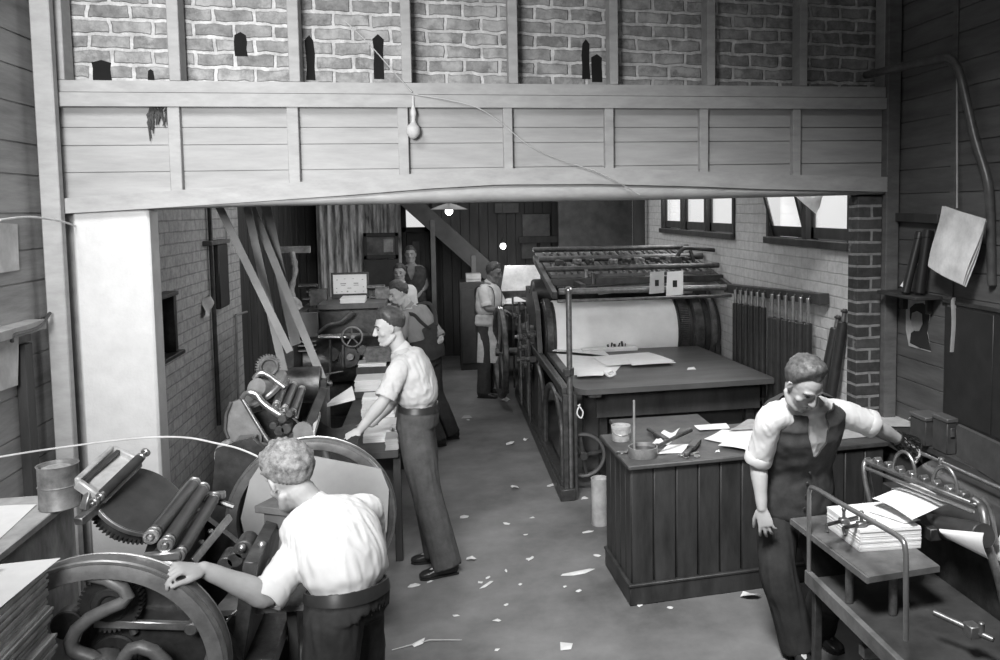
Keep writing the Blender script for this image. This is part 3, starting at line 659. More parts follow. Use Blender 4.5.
sb = MB(); a, b_ = ony(352, 400, 7.35).x, ony(388, 400, 7.35).x; sb.bb(a, b_, 7.34, 7.7, .79, .845); sb.build('bench_riser', dark_wood, bn)
pile(355, 384, 7.36, .845, .095, .3, 'thick white paper ream raised on a dark block left of the middle man\'s chest', group=gp)
sb = MB(); a, b_ = ony(357, 400, 7.74).x, ony(392, 400, 7.74).x; sb.bb(a, b_, 7.72, 7.92, .79, .99); sb.build('bench_riser', dark_wood, bn)
pile(359, 387, 7.73, .99, .03, .19, 'thin white pile on top of the far block of the bench', group=gp)
pile(366, 393, 7.78, 1.02, .13, .12, 'stack of dark grey wrapped bundles at the far end of the bench', gm('grey_wrap', .13, .8, 0, .5, 20), 'bundle_stack', 'bundle', n=5, jit=.01)
# belts running up to the overhead shaft
def belt(p, q, w, label):
    p, q = V(p), V(q); d = (q - p).normalized(); s_ = d.cross(V((0, 1, 0))).normalized(); n_ = d.cross(s_); m_ = MB(); L_ = 14; vs = []; 
    for i in range(L_ + 1):
        t = i / L_; c = p.lerp(q, t) + n_ * .02 * math.sin(PI * t)
        for a, b_ in ((-1, -1), (1, -1), (1, 1), (-1, 1)): vs.append(c + s_ * a * w / 2 + n_ * b_ * .003)
    fs = [(0, 1, 2, 3), tuple(L_ * 4 + i for i in (3, 2, 1, 0))]
    for i in range(L_):
        for j in range(4): fs.append((i * 4 + j, (i + 1) * 4 + j, (i + 1) * 4 + (j + 1) % 4, i * 4 + (j + 1) % 4))
    m_.add(vs, fs); m_.build('drive_belt', gm('belt_canvas', .2, .8, 0, .15, 8), label=label, cat='belt', group='leather drive belts')
def bp(x, y, yy): return ony(x, y, yy)
def upto(p, q):
    p, q = V(p), V(q); d = p - q; return q + d * ((3.46 - q.z) / d.z)
for (p, q, w, lab) in ((bp(224, 215, 6.2), bp(290, 352, 5.9), .05, 'drive belt leaning most, leftmost of the four at the beam'), (bp(248, 208, 6.7), bp(284, 372, 6.2), .055, 'steep drive belt second from the left at the beam'),
                       (bp(253, 208, 6.9), bp(325, 385, 6.2), .055, 'long drive belt third from the left, crossing behind the steep one'), (bp(267, 208, 7.1), bp(296, 345, 6.5), .075, 'wide drive belt rightmost at the beam')):
    belt(upto(p, q), q, w, lab)
dp = thing('belt_pulley_stand', (-1.15, 6.25, 0), 'dark pulley stand at the foot of the drive belts between the left presses', 'pulley')
m_ = MB(); c_ = bp(300, 385, 6.25); m_.cyl(c_ - V((.2, 0, 0)), c_ + V((.15, 0, 0)), .13, 32); m_.build('pulley', iron2, dp)
m_ = MB(); m_.bb(c_.x - .24, c_.x - .2, 6.15, 6.35, 0, c_.z + .05); m_.bb(c_.x + .15, c_.x + .19, 6.15, 6.35, 0, c_.z + .05); m_.cyl(c_ - V((.25, 0, 0)), c_ + V((.22, 0, 0)), .02); m_.build('bearing_stand', iron, dp)

K1 = ony(46, 560, 2.86); K2 = onz(2, 602, K1.z); XS = (K1.x + K2.x) / 2; YS1, YS0 = K1.y, 2.2
# ---------------- things at the far left edge, before the pier
m_ = MB(); z_ = 1.255
cb_ = thing('wooden_cabinet', (-1.83, 3.4, 0), 'stained wooden cabinet at the left edge with a white sheet over its top', 'cabinet')
m_.bb(-2.18, -1.475, YS1 + .06, 3.72, 0, z_ - .03, .006); m_.build('body', gm('stained_crate', .3, .75, 0, .55, 5, .2, .2, (1, 1.5, .7)), cb_)
m_ = MB(); m_.bb(-2.19, -1.465, YS1 + .05, 3.73, z_ - .03, z_, .004); m_.build('top', pale_wood, cb_)
m_ = MB(); m_.sheet((-2.1, YS1 + .08, z_), (-1.5, YS1 + .08, z_), (-1.56, 3.6, z_), (-2.1, 3.66, z_), 10, 10, lambda u, v: .003 * math.sin(u * 9) * math.sin(v * 7) + .003, .001); m_.build('paper_sheet', paper, label='large white sheet spread on the wooden cabinet beside the rusty tin', cat='paper')
dm = thing('tin_drum', ony(62, 503, 3.6) , 'rusty cylindrical ink tin standing on the cabinet corner left of the pier', 'tin')
c_ = V((ony(62, 503, 3.58).x, 3.56, z_ + .001)); h_ = .17; r_ = .071
dm.location = c_; WM[dm.name] = Matrix.Translation(c_)
m_ = MB(); m_.lathe([(0, 0), (r_ - .003, 0), (r_, .004), (r_ - .002, .01), (r_ - .002, h_ * .5), (r_ + .001, h_ * .52), (r_ - .002, h_ * .54), (r_ - .002, h_ - .008), (r_ + .002, h_), (r_ - .004, h_), (r_ - .006, h_ - .02), (0, h_ - .02)], c_, (0, 0, 1), 40); m_.build('body', gm('rusty_tin', .2, .5, .4, .6, 11, .3), dm)
m_ = MB(); m_.lathe([(0, h_ - .019), (r_ * .8, h_ - .018), (r_ * .7, h_ - .012), (0, h_ - .011)], c_ + V((-.006, 0, 0)), (0, 0, 1), 24); m_.build('ink', gm('grey_ink', .3, .4, 0, .6, 20), dm)
# pile of bundles with ragged edges, right by the camera
z0 = 0
tb = thing('low_table', (-1.6, 2.55, 0), 'dark low table under the tall pile of board bundles at bottom left', 'table')
MB().bb(-2.15, XS + .04, YS0 - .05, YS1 + .03, .46, .5).build('top', dark_wood, tb)
for x_ in (-2.12, XS - .04):
    for y_ in (YS0, YS1 - .05): MB().bb(x_, x_ + .05, y_, y_ + .05, 0, .46).build('leg', dark_wood, tb)
z = .5; i = 0
while z < K1.z - .02:
    h = .056 + .014 * math.sin(i * 1.7); x1_ = XS + .012 * math.sin(i * 2.9); m_ = MB(); n = 5
    for j in range(n):
        m_.bb(-2.1, x1_ + rnd.uniform(-.004, .004), YS0, YS1 + rnd.uniform(-.01, .008), z + h * j / n, z + h * (j + .8) / n, .001)
        m_.bb(-2.09, x1_ - .006, YS0 + .01, YS1 - .01, z + h * (j + .8) / n, z + h * (j + 1) / n, .0005)
    m_.build('card_bundle', gm('ragged_card', .55, .85, 0, .3, 10, .2), label='ragged grey card bundle, %s layer up in the pile at bottom left' % ('first', 'second', 'third', 'fourth', 'fifth', 'sixth', 'seventh', 'eighth', 'ninth', 'tenth', 'eleventh', 'twelfth', 'thirteenth', 'fourteenth', 'fifteenth', 'sixteenth', 'seventeenth', 'eighteenth')[i], cat='card bundle', group='layered card pile'); z += h; i += 1
m_ = MB(); m_.sheet((-2.1, 2.25, z), (XS - .02, 2.25, z), (XS + .03, YS1 + .02, z), (-2.1, YS1 - .01, z), 10, 8, lambda u, v: .006 + .006 * math.sin(u * 5 + v * 3), .001); m_.build('paper_sheet', paper, label='white sheet lying on top of the layered card pile at the left edge', cat='paper')
m_ = MB(); m_.sheet((-2.1, 2.5, z + .013), (XS - .3, 2.45, z + .013), (XS - .1, YS1 - .06, z + .014), (-2.0, YS1 - .03, z + .013), 10, 8, lambda u, v: .01 + .006 * math.sin(u * 5 + v * 3), .001); m_.build('paper_sheet', gm('greyer_paper', .6), label='second greyer sheet laid askew on the layered card pile', cat='paper')
# ============================================================ THE LARGE PRESS ON THE RIGHT
Q = thing('cylinder_press', (1.95, 7.8, 0), 'very large cylinder printing press with a white-papered drum above a broad table', 'printing press')
zt = .93
m_ = MB(); out = []
for x_, y_, r_ in ((1.1, 6.58, .06), (2.82, 6.62, .02), (2.7, 8.4, .01), (1.1, 8.4, .01)): out.append((x_, y_))
o2 = [(1.17, 6.56), (1.12, 6.6), (1.09, 6.68), (1.09, 8.4), (2.7, 8.4), (2.83, 6.62), (2.815, 6.6)]
m_.prism(o2, .045, (0, 0, zt - .0225)); m_.build('delivery_table', gm('table_board', .085, .45, 0, .35, 4, .15, .4, (.5, 2, 1)), Q)
m_ = MB(); m_.bb(1.3, 2.78, 6.83, 6.87, .62, zt - .046, .004); m_.build('table_apron', dark_wood, Q)
m_ = MB(); m_.bb(1.2, 1.3, 6.6, 6.66, zt - .08, zt - .046); m_.build('table_bracket', steel_dull, Q)
for i, x_ in enumerate((1.34, 2.68)):
    m_ = MB(); m_.bb(x_, x_ + .07, 6.9, 6.97, 0, zt - .046, .004); m_.build('table_leg', iron, Q)
m_ = MB(); m_.bb(1.22, 2.7, 7.05, 7.09, .1, zt - .05); m_.build('back_panel', dark_board, Q)
# tall steel post at the near left corner, with its foot frame
px_ = ony(570, 400, 6.66); m_ = MB(); m_.cyl((px_.x, 6.66, .0), (px_.x, 6.66, ony(570, 291, 6.66).z), .024, 16); po_ = m_.build('corner_post', steel_dull, Q)
m_ = MB(); m_.cyl((px_.x, 6.66, 1.04), (px_.x, 6.66, 1.1), .038, 16); m_.box((px_.x - .03, 6.62, 1.07), (.05, .05, .06)); m_.build('collar', iron2, po_)
m_ = MB(); m_.ball((px_.x, 6.66, ony(570, 290, 6.66).z), .03, 12); m_.build('finial', steel, po_)
for (x0, x1) in ((.985, 1.025), (1.075, 1.1)):
    m_ = MB(); m_.bb(x0, x1, 6.62, 6.69, 0, .88, .004); m_.build('end_upright', iron2, Q)
m_ = MB(); m_.bb(.95, 1.08, 6.6, 10.6, 0.0, .1, .008); m_.bb(.97, 1.04, 6.7, 10.6, .1, .15); m_.build('floor_rail', iron, Q)
m_ = MB(); m_.bb(.985, 1.03, 6.7, 10.4, .86, .93, .006); m_.build('side_rail', iron2, Q)
m_ = MB(); m_.bb(1.03, 1.07, 6.75, 10.4, .87, .9, .004); m_.build('rack_bar', steel_dull, Q)
# arched side frame and wheels under the left side
for (y0, y1) in ((6.75, 7.9), (7.95, 9.1), (9.15, 10.35)):
    m_ = MB(); pts = [(1.0, y0, .1), (1.0, y0 + .02, .5)] + [(1.0, (y0 + y1) / 2 - math.cos(PI * t / 8) * (y1 - y0) / 2 * .92, .5 + .3 * math.sin(PI * t / 8)) for t in range(1, 8)] + [(1.0, y1 - .02, .5), (1.0, y1, .1)]
    m_.tube(smooth(pts, 3), .028, 8); m_.build('side_arch', iron2, Q)
m_ = MB(); c_ = ony(583, 455, 6.76); m_.ring(c_, (0.1, 1, 0), .165, .19, .05, 48, .008); wq = m_.build('flywheel', gm('grey_wheel', .13, .5, .3, .2, 10), Q)
for a in (0.15, 1.72):
    d_ = V((math.cos(a), 0, math.sin(a))); MB().bar(c_ - d_ * .17, c_ + d_ * .17, .03, .02, (0, 1, 0)).build('spoke', iron2, wq)
MB().cyl(c_ - V((0, .05, 0)), c_ + V((0, .3, 0)), .035).build('hub', iron2, wq)
m_ = MB(); m_.tube(smooth([ony(556, 393, 7.0), ony(563, 402, 6.9), ony(566, 415, 6.85), ony(566, 430, 6.85)], 5), .014, 8); m_.build('hand_lever', steel_dull, Q)
# the printing cylinder, paper on the drum, gear bands, side frames
yc, zc, rc = 8.78, 1.06, .36
x0_, x1_ = 1.2, 2.5
m_ = MB(); m_.cyl((1.08, yc, zc), (2.98, yc, zc), rc - .012, 72, .006); cy = m_.build('impression_cylinder', iron, Q)
m_ = MB(); m_.lathe([(rc - .011, 0), (rc, .001), (rc, x1_ - x0_ - .001), (rc - .011, x1_ - x0_)], (x0_, yc, zc), (1, 0, 0), 96, True); m_.build('printed_sheet', gm('drum_paper', .82, .8, 0, .1, 3, .05), cy)
m_ = MB(); m_.ring((1.13, yc, zc), (1, 0, 0), rc - .1, rc + .025, .07, 64); m_.build('bearer_ring', iron2, cy)
m_ = MB(); m_.gear((2.58, yc, zc), (1, 0, 0), rc + .02, .1, 110, .012); m_.build('cylinder_gear', iron2, cy)
m_ = MB(); m_.ring((2.74, yc, zc), (1, 0, 0), rc - .1, rc + .03, .13, 64, .02); m_.build('bearer_band', iron2, cy)
m_ = MB(); m_.ring((2.905, yc, zc), (1, 0, 0), rc - .12, rc + .02, .07, 64, .015); m_.build('bearer_band', steel_dull, cy)
m_ = MB()
for i, (x_, w_) in enumerate(((1.72, .03), (1.76, .02), (1.79, .035), (1.84, .02), (1.87, .03), (1.905, .012))):
    h_ = (.028, .045, .03, .04, .055, .03)[i]; m_.box((x_, 8.36 + .0, .965 + h_ / 2 + .0), (w_ * .7, .012, h_), Matrix.Rotation((-.3, .2, -.1, .4, -.2, .1)[i], 3, 'Y'), .002)
sl = m_.build('lettering_marks', dark_wood)  # upright strokes imitating illegible lettering, no tools
sl['label'] = 'row of small dark strokes imitating lettering on a white block before the paper drum'; sl['category'] = 'lettering'
stack('paper_pad', 1.44, 2.02, 8.27, 8.4, zt + .001, .965, 'long white paper pad on the press table against the drum', 'paper', n=6)
for x_ in (1.02, 3.0 - .06):
    m_ = MB(); m_.prism([(8.45, 0), (10.3, 0), (10.3, .8), (10.0, .95), (9.6, 1.1), (9.2, 1.45), (8.85, 1.52), (8.55, 1.35), (8.4, .9)], .05, (x_, 0, 0), (0, 1, 0), (0, 0, 1)); m_.build('side_frame', iron, Q)
# ladders of rods and small gear at the left side
for i in range(7):
    y_ = 8.6 + i * .3; m_ = MB(); m_.cyl((.93 + .02 * (i % 3), y_, .15), (.93 + .02 * (i % 3), y_ + .05, 1.3 - .12 * (i % 2)), .013, 8); m_.build('vertical_rod', steel_dull if i % 2 else iron2, Q)
for i, (y_, z_, r_, t_) in enumerate(((8.9, .72, .2, 48), (9.35, .95, .16, 40), (9.75, .62, .24, 56), (10.1, 1.1, .12, 30), (8.55, 1.1, .1, 26))):
    m_ = MB(); m_.gear((.95, y_, z_), (1, 0, 0), r_, .04, t_, .012); m_.cyl((.9, y_, z_), (1.0, y_, z_), .04); m_.build('side_gear', iron2, Q)
for i in range(6):
    m_ = MB(); y_ = 8.4 + rnd.random() * 1.8; z_ = .75 + rnd.random() * .5; m_.box((.95, y_, z_), (.07, .1, .05)); m_.cyl((.88, y_, z_), (.95, y_, z_), .02); m_.build('cam_box', steel_dull if i % 3 == 0 else iron2, Q)
m_ = MB(); m_.ring((.74, 10.12, .66), (1, .05, 0), .5, .56, .07, 56, .012); fw = m_.build('drive_wheel', iron2, Q)
for a in range(5):
    d_ = V((0, math.cos(a * 1.2566), math.sin(a * 1.2566))); MB().bar(V((.74, 10.12, .66)) + d_ * .05, V((.74, 10.12, .66)) + d_ * .51, .05, .03, (1, 0, 0)).build('spoke', iron, fw)
MB().cyl((.68, 10.12, .66), (1.0, 10.12, .66), .05).build('shaft', iron2, fw)
# feed board structure over the drum: cross bars, fly sticks, bow handle
zb = ony(650, 289, 8.05).z
m_ = MB(); m_.cyl((1.16, 8.0, ony(575, 291, 8.0).z), (2.98, 8.0, ony(740, 287, 8.0).z), .03, 14); m_.build('cross_bar', steel_dull, Q)
m_ = MB(); m_.cyl((1.16, 8.1, zb - .1), (2.98, 8.1, zb - .1), .016, 10); m_.build('tape_rod', steel_dull, Q)
m_ = MB(); m_.bb(1.14, 2.98, 8.35, 8.43, zb + .03, zb + .1, .006); m_.build('front_beam', iron, Q)
for x_ in (1.12, 2.96):
    m_ = MB(); m_.bar((x_, 7.98, zb - .03), (x_, 9.6, zb + .24), .05, .07); m_.build('feed_bracket', iron2, Q)
m_ = MB(); m_.hexa([(1.16, 8.5, zb + .1), (2.9, 8.5, zb + .1), (2.9, 9.9, zb + .26), (1.16, 9.9, zb + .26)], [(1.16, 8.5, zb + .13), (2.9, 8.5, zb + .13), (2.9, 9.9, zb + .29), (1.16, 9.9, zb + .29)]); m_.build('feed_board', gm('feed_board_dark', .11, .6, 0, .3, 6), Q)
for i in range(22):
    x_ = 1.22 + i * .078; m_ = MB(); y0 = 8.45 + .02 * (i % 3); m_.bar((x_, y0, zb + .14 + .01 * (i % 2)), (x_ + .03, 9.8, zb + .3 + .015 * (i % 2)), .022, .02); m_.build('fly_stick', iron2 if i % 3 else steel_dull, Q)
for (y_, z_, r_) in ((8.5, .19, .028), (9.05, .26, .035), (9.6, .34, .03)):
    m_ = MB(); m_.cyl((1.1, y_, zb + z_), (3.0 - .02, y_, zb + z_), r_, 14); m_.build('fly_roller', iron2, Q)
for i in range(9):
    x_ = 1.3 + i * .18 + rnd.uniform(-.04, .04); m_ = MB(); m_.box((x_, 8.75 + .3 * rnd.random(), zb + .24), (.09, .07, .05)); m_.cyl((x_, 8.72, zb + .25), (x_, 8.9, zb + .25), .016, 10); m_.build('gripper_block', steel_dull if i % 2 else iron, Q)
m_ = MB(); P9 = lambda x, y: ony(x, y, 8.7); m_.tube(smooth([P9(669, 268), P9(676, 258), P9(684, 248.5), P9(700, 249), P9(722, 251), P9(739, 254), P9(744, 262)], 4), .022, 10); m_.build('bow_handle', iron, Q)
m_ = MB(); m_.cyl(P9(736, 262), P9(748, 262), .07, 20); m_.box(P9(738, 268), (.22, .12, .1)); m_.rod(P9(748, 266), P9(760, 266), .008); m_.build('handle_bearing', iron2, Q)
m_ = MB(); m_.box(P9(676, 262), (.1, .1, .12)); m_.rod(P9(690, 250), P9(694, 262), .02); m_.build('handle_bearing', iron2, Q)
# left tilted side of the feed table with its pegs
m_ = MB(); a, b_ = ony(553, 272, 9.3), ony(583, 287, 8.1); m_.bar(a, b_, .05, .06); m_.bar(ony(562, 262, 9.6), ony(600, 282, 8.4), .05, .05); m_.bar(ony(550, 275, 9.3), ony(551, 254, 9.3), .04, .05, (0, 1, 0)); m_.build('feed_side', iron2, Q)
for i in range(6):
    p = ony(558 + i * 7, 266 + i * 2.6, 9.0 - i * .15); MB().cyl(p - V((0, 0, .06)), p + V((0, 0, .07)), .02, 8).build('feed_peg', iron2 if i % 2 else steel_dull, Q)
m_ = MB(); c_ = ony(542, 291, 9.5); m_.cyl(c_ - V((.12, 0, 0)), c_ + V((.16, 0, 0)), .14, 28, .02); m_.build('ink_drum', iron, Q)
m_ = MB(); p0, p1 = ony(598, 291, 8.9), ony(652, 284, 8.9); m_.cyl(p0, p1, .045, 16); m_.build('damping_roller', gm('pale_felt', .55, .8), Q)
m_ = MB(); m_.bb(1.08, 2.98, 9.95, 10.3, .2, 1.45); m_.build('rear_body', iron, Q)
# papers on its table
def flat(name, pts, z, label, mat=None, cat='paper', group=None, amp=.004, th=.001):
    q = [onz(x, y, z) for x, y in pts]; m_ = MB(); f = rnd.uniform(3, 6); g = rnd.uniform(0, 3)
    m_.sheet(q[0], q[1], q[2], q[3], 8, 8, lambda u, v: amp * (1 + math.sin(u * f + g) * math.cos(v * f * .8 + g)) / 1.4 + .0005, th)
    lo = min(p.z for p in m_.v); m_.v = [V((p.x, p.y, p.z - lo + z + .0008)) for p in m_.v]
    return m_.build(name, mat or paper, label=label, cat=cat, group=group)
G_ = 'loose sheets on the press table'
flat('paper_sheet', [(574, 376), (613, 375), (628, 358), (556, 355)], zt, 'large torn white sheet at the left of the press table', group=G_, amp=.01)
flat('paper_sheet', [(607, 367), (674, 361), (648, 353), (592, 357)], zt + .012, 'wide white sheet in the centre of the press table pile', group=G_, amp=.008)
flat('paper_sheet', [(632, 366), (676, 363), (660, 356), (628, 359)], zt + .024, 'small white sheet at the right end of the press table papers', group=G_)
flat('paper_sheet', [(577, 377), (603, 377), (606, 372), (578, 370)], zt + .02, 'crumpled narrow white strip at the front of the press table papers', group=G_, amp=.012)
flat('paper_sheet', [(552, 352), (610, 356), (600, 349), (560, 346)], zt + .012, 'white sheet closest to the drum on the left of the table', group=G_, amp=.008)
m_ = MB(); m_.tube(smooth([onz(606, 374, zt + .03), onz(612, 371, zt + .035), onz(615, 374, zt + .03), onz(609, 376, zt + .03), onz(604, 372, zt + .035)], 4), .011, 8); m_.build('paper_curl', paper, label='curled loop of white paper ribbon at the front edge of the press table', cat='paper')
flat('paper_scrap', [(687, 370), (696, 370), (694, 367), (688, 368)], zt, 'tiny white scrap lying alone on the dark right half of the press table', cat='scrap')
m_ = MB(); m_.tube(smooth([ony(578, 405, 6.6), ony(583, 412, 6.6), ony(581, 418, 6.6), ony(577, 413, 6.6), ony(580, 404, 6.6)], 5), .006, 6); m_.build('string_loop', paper, label='small white loop of string hanging off the press table edge by the post', cat='string')
# two cards hanging on the cross bar
for (a, b_, c_, d_), mt_, lab in (((649, 294, 664, 271), gm('buff_card', .42, .8, 0, .1, 9), 'greyish card with a black square hung on the press cross bar'), ((666, 296, 683, 270.5), paper, 'white card with a black square, right of the greyish one on the cross bar')):
    p0, p1 = ony(a, b_, 7.94), ony(c_, d_, 7.94); cd = thing('hanging_card', ((p0.x + p1.x) / 2, 7.94, p0.z), lab, 'card', 'cards on the cross bar')
    m_ = MB(); m_.sheet(p0, (p1.x, 7.94, p0.z + .01), p1, (p0.x + .012, 7.94, p1.z - .01), 6, 6, lambda u, v: .006 * math.sin(u * 3) + .004 * v, .002); m_.build('card', mt_, cd)
    w_, h_ = p1.x - p0.x, p1.z - p0.z; m_ = MB(); m_.bb(p0.x + w_ * .38, p0.x + w_ * .63, 7.925, 7.929, p0.z + h_ * .35, p0.z + h_ * .62, .0005); m_.build('black_square', gm('printed_black', .02, .7), cd)
# ---------------- second press farther back
R2 = thing('cylinder_press', (1.15, 11.8, 0), 'distant press in the dark rear with a large white sheet on its upright feed board', 'printing press')
p0, p1 = ony(503, 291, 11.9), ony(541, 266, 11.9)
m_ = MB(); m_.hexa([(p0.x - .03, 11.9, p0.z), (p1.x, 11.9, p0.z), (p1.x, 12.1, p1.z), (p0.x + .05, 12.1, p1.z)], [(p0.x - .03, 11.95, p0.z), (p1.x, 11.95, p0.z), (p1.x, 12.15, p1.z), (p0.x + .05, 12.15, p1.z)]); m_.build('feed_sheet', gm('feed_sheet_white', .7), R2)
m_ = MB(); m_.bb(p0.x - .05, p1.x + .1, 11.3, 12.3, .75, 1.05); m_.bb(p0.x - .05, p0.x + .02, 11.4, 12.2, 0, .75); m_.bb(p1.x, p1.x + .07, 11.4, 12.2, 0, .75); m_.build('main_frame', iron, R2)
m_ = MB(); m_.cyl((p0.x, 11.45, 1.12), (p1.x, 11.45, 1.12), .06, 18); m_.build('feed_roller', iron2, R2)
m_ = MB(); m_.bb(p0.x - .05, p1.x + .05, 11.88, 11.92, 1.05, p0.z); m_.build('feed_lay', iron2, R2)
for i, pts in enumerate((((503, 308), (522, 306), (520, 299), (504, 301)), ((512, 309), (528, 307), (530, 302), (515, 301)))):
    m_ = MB(); q = [ony(x, y, 10.95) for x, y in pts]; q = [V((p.x, 10.75 + .35 * (k_ > 1), 1.16 + .02 * i)) for k_, p in enumerate(q)]; m_.sheet(*q, 6, 6, lambda u, v: .03 * math.sin(u * 4 + i) * v + .02, .002); m_.build('paper_sheet', paper, label=('crumpled white sheet in front of the aproned man, nearest him', 'second white sheet lying right of the aproned man\'s hands')[i], cat='paper', group='sheets by the aproned man')
m_ = MB(); m_.bb(.84, 1.12, 10.74, 11.15, 1.09, 1.15); m_.bb(.85, .89, 10.75, 10.8, 0, 1.09); m_.bb(1.06, 1.1, 10.75, 10.8, 0, 1.09); m_.bb(.85, .89, 11.05, 11.1, 0, 1.09); m_.bb(1.06, 1.1, 11.05, 11.1, 0, 1.09)
m_.build('work_stand', iron, label='dark waist high stand holding papers in front of the aproned man', cat='stand')
m_ = MB(); p0, p1 = ony(466, 282, 12.6), ony(481, 274, 12.6); m_.bb(p0.x, p1.x, 12.6, 12.9, p0.z, p1.z); m_.bb(p0.x + .01, p1.x - .01, 12.59, 12.6, p0.z + .04, p0.z + .06)
m_.build('white_carton', gm('carton', .4), label='pale carton on the dark cupboard behind the aproned man', cat='box')
m_ = MB(); m_.bb(p0.x - .1, p1.x + .1, 12.5, 13.1, 0, p0.z); m_.bb(p0.x - .08, p1.x + .08, 12.48, 12.5, .1, p0.z - .1); m_.build('cupboard', dark_board, label='dark cupboard in the rear behind the aproned man', cat='cupboard')

# ---------------- rollers hung along the whitewashed wall
rk = thing('roller_rack', (2.93, 7.0, 0), 'dark wall rail with hooks over the hanging press rollers', 'rack')
ra, rb = onx(728, 288, 2.93), onx(824, 299, 2.93)
m_ = MB(); m_.bar(ra, rb, .09, .085); m_.build('rail', dark_wood, rk)
m_ = MB(); m_.bb(2.92, 2.99, rb.y + .02, 7.9, .5, .56); m_.build('lower_rail', dark_wood, rk)
ys = []
labs = ('nearest', 'second', 'third', 'fourth', 'fifth', 'sixth', 'seventh', 'eighth', 'ninth', 'tenth', 'eleventh', 'twelfth', 'thirteenth')
rx = [808, 800.5, 793, 785.5, 778.5, 772, 763, 757.5, 751.5, 746, 740.5, 735.5]
for i, x_ in enumerate(rx):
    p = onx(x_, 330, 2.865); zt_ = ra.z + (rb.z - ra.z) * ((p.y - ra.y) / (rb.y - ra.y)); top = zt_ - (.2 if i < 6 else .13); bot = .62
    t = thing('press_roller', (2.865, p.y, bot), 'dark ink roller hanging on the white wall, %s from the brick pier' % labs[i], 'roller', 'rollers on the wall rack')
    r_ = (.034, .045, .04, .036, .044, .04, .03, .034, .03, .034, .03, .03)[i]
    MB().cyl((2.865, p.y, bot + .06), (2.865, p.y, top), r_, 20, .006).build('roller_body', rubber, t)
    MB().cyl((2.865, p.y, top), (2.865, p.y, zt_ + .0), .018, 10).build('spindle', steel, t)
    m_ = MB(); m_.tube([(2.865, p.y, zt_ - .005), (2.88, p.y, zt_ + .02), (2.89, p.y, zt_ + .01)], .006, 6); m_.build('hook', steel_dull, t)
    MB().cyl((2.865, p.y, bot), (2.865, p.y, bot + .06), .013, 10).build('spindle', steel, t)
for i, ((x0, y0), (x1, y1), r_) in enumerate((((821, 400), (836, 328), .042), ((832, 402), (843, 322), .04))):
    p, q_ = onx(x0, y0, 2.76 + .06 * i), onx(x1, y1, 2.955 + .0 * i); p = V((2.66 + .07 * i, q_.y + .03, .012))
    t = thing('press_roller', p, ('dark roller leaning against the wall beside the brick pier, left of two', 'dark roller leaning tight against the brick pier, right of two')[i], 'roller', 'leaning rollers by the pier')
    MB().cyl(p, q_, r_, 22, .008).build('roller_body', rubber, t); n_ = (q_ - p).normalized()
    MB().cyl(q_, q_ + n_ * .1, .018, 12).build('spindle', steel_dull, t); MB().ring(q_ + n_ * .08, n_, .012, .03, .02, 16).build('collar', iron, t)

# ---------------- the counter
RZ = .05
K = thing('work_counter', (1.95, 5.08, 0), 'dark tongue-and-groove timber counter littered with tools and paper, centre right', 'counter', rz=RZ)
def kp(x, y, z): return WM[K.name] @ V((x, y, z))
W2_, D2_, H2_ = .86, .30, .87
Rk = Matrix.Rotation(RZ, 3, 'Z')
def kbox(m_, x0, x1, y0, y1, z0, z1, bev=.003): m_.box(kp((x0 + x1) / 2, (y0 + y1) / 2, (z0 + z1) / 2), (x1 - x0, y1 - y0, z1 - z0), Rk, bev); return m_
m_ = MB(); kbox(m_, -W2_ + .02, W2_ - .02, -D2_ + .02, D2_ - .02, .0, H2_ - .03)
n = 12; bwid = 2 * W2_ / n
cw = gm('counter_boards', .03, .5, 0, .5, 9, .3, .4, (1, 1, .25))
for i in range(n): kbox(m_, -W2_ + i * bwid + .003, -W2_ + (i + 1) * bwid - .003, -D2_, -D2_ + .03, .1, H2_ - .03, .006)
for i in range(5):
    d = 2 * D2_ / 5; kbox(m_, -W2_, -W2_ + .03, -D2_ + i * d + .003, -D2_ + (i + 1) * d - .003, .1, H2_ - .03, .006)
m_.build('body', cw, K)
m_ = MB(); kbox(m_, -W2_ - .012, W2_ + .012, -D2_ - .012, D2_, 0, .125, .006); kbox(m_, -W2_ - .02, W2_ + .02, -D2_ - .02, D2_, .118, .135, .006); m_.build('plinth', cw, K)
m_ = MB(); kbox(m_, -W2_ - .02, W2_ + .02, -D2_ - .025, D2_ + .1, H2_ - .03, H2_, .008); m_.build('top', gm('counter_top', .06, .5, 0, .5, 8, .3), K)
# its litter
def ctop(x, y, dz=0): return onz(x, y, H2_ + dz)
c_ = ctop(621, 440); can = thing('paint_can', c_, 'small white rimmed can at the back left corner of the counter', 'can')
m_ = MB(); r_ = .062; h_ = .1; m_.lathe([(0, 0), (r_ * .95, 0), (r_, .004), (r_, h_ * .8), (r_ * 1.04, h_ * .82), (r_ * 1.04, h_), (r_ * .97, h_), (r_ * .95, h_ - .015), (0, h_ - .02)], c_, (0, 0, 1), 36); m_.build('body', gm('grubby_white_tin', .42, .5, .1, .4, 14, .2), can)
m_ = MB(); m_.tube(smooth([c_ + V((-.063, 0, .08)), c_ + V((-.05, -.04, .055)), c_ + V((0, -.066, .045)), c_ + V((.05, -.04, .055)), c_ + V((.063, 0, .08))], 5), .003, 6); m_.build('wire_handle', steel, can)
c_ = ctop(643, 456); pan = thing('glue_pan', c_, 'round metal glue pan with a long handle and a stick standing in it', 'pan')
m_ = MB(); r_ = .088; h_ = .062; m_.lathe([(0, 0), (r_, 0), (r_ + .003, .006), (r_ + .003, h_), (r_ - .004, h_), (r_ - .004, .012), (0, .01)], c_, (0, 0, 1), 40); m_.build('body', gm('dull_tin', .3, .4, .5, .35, 14, .2), pan)
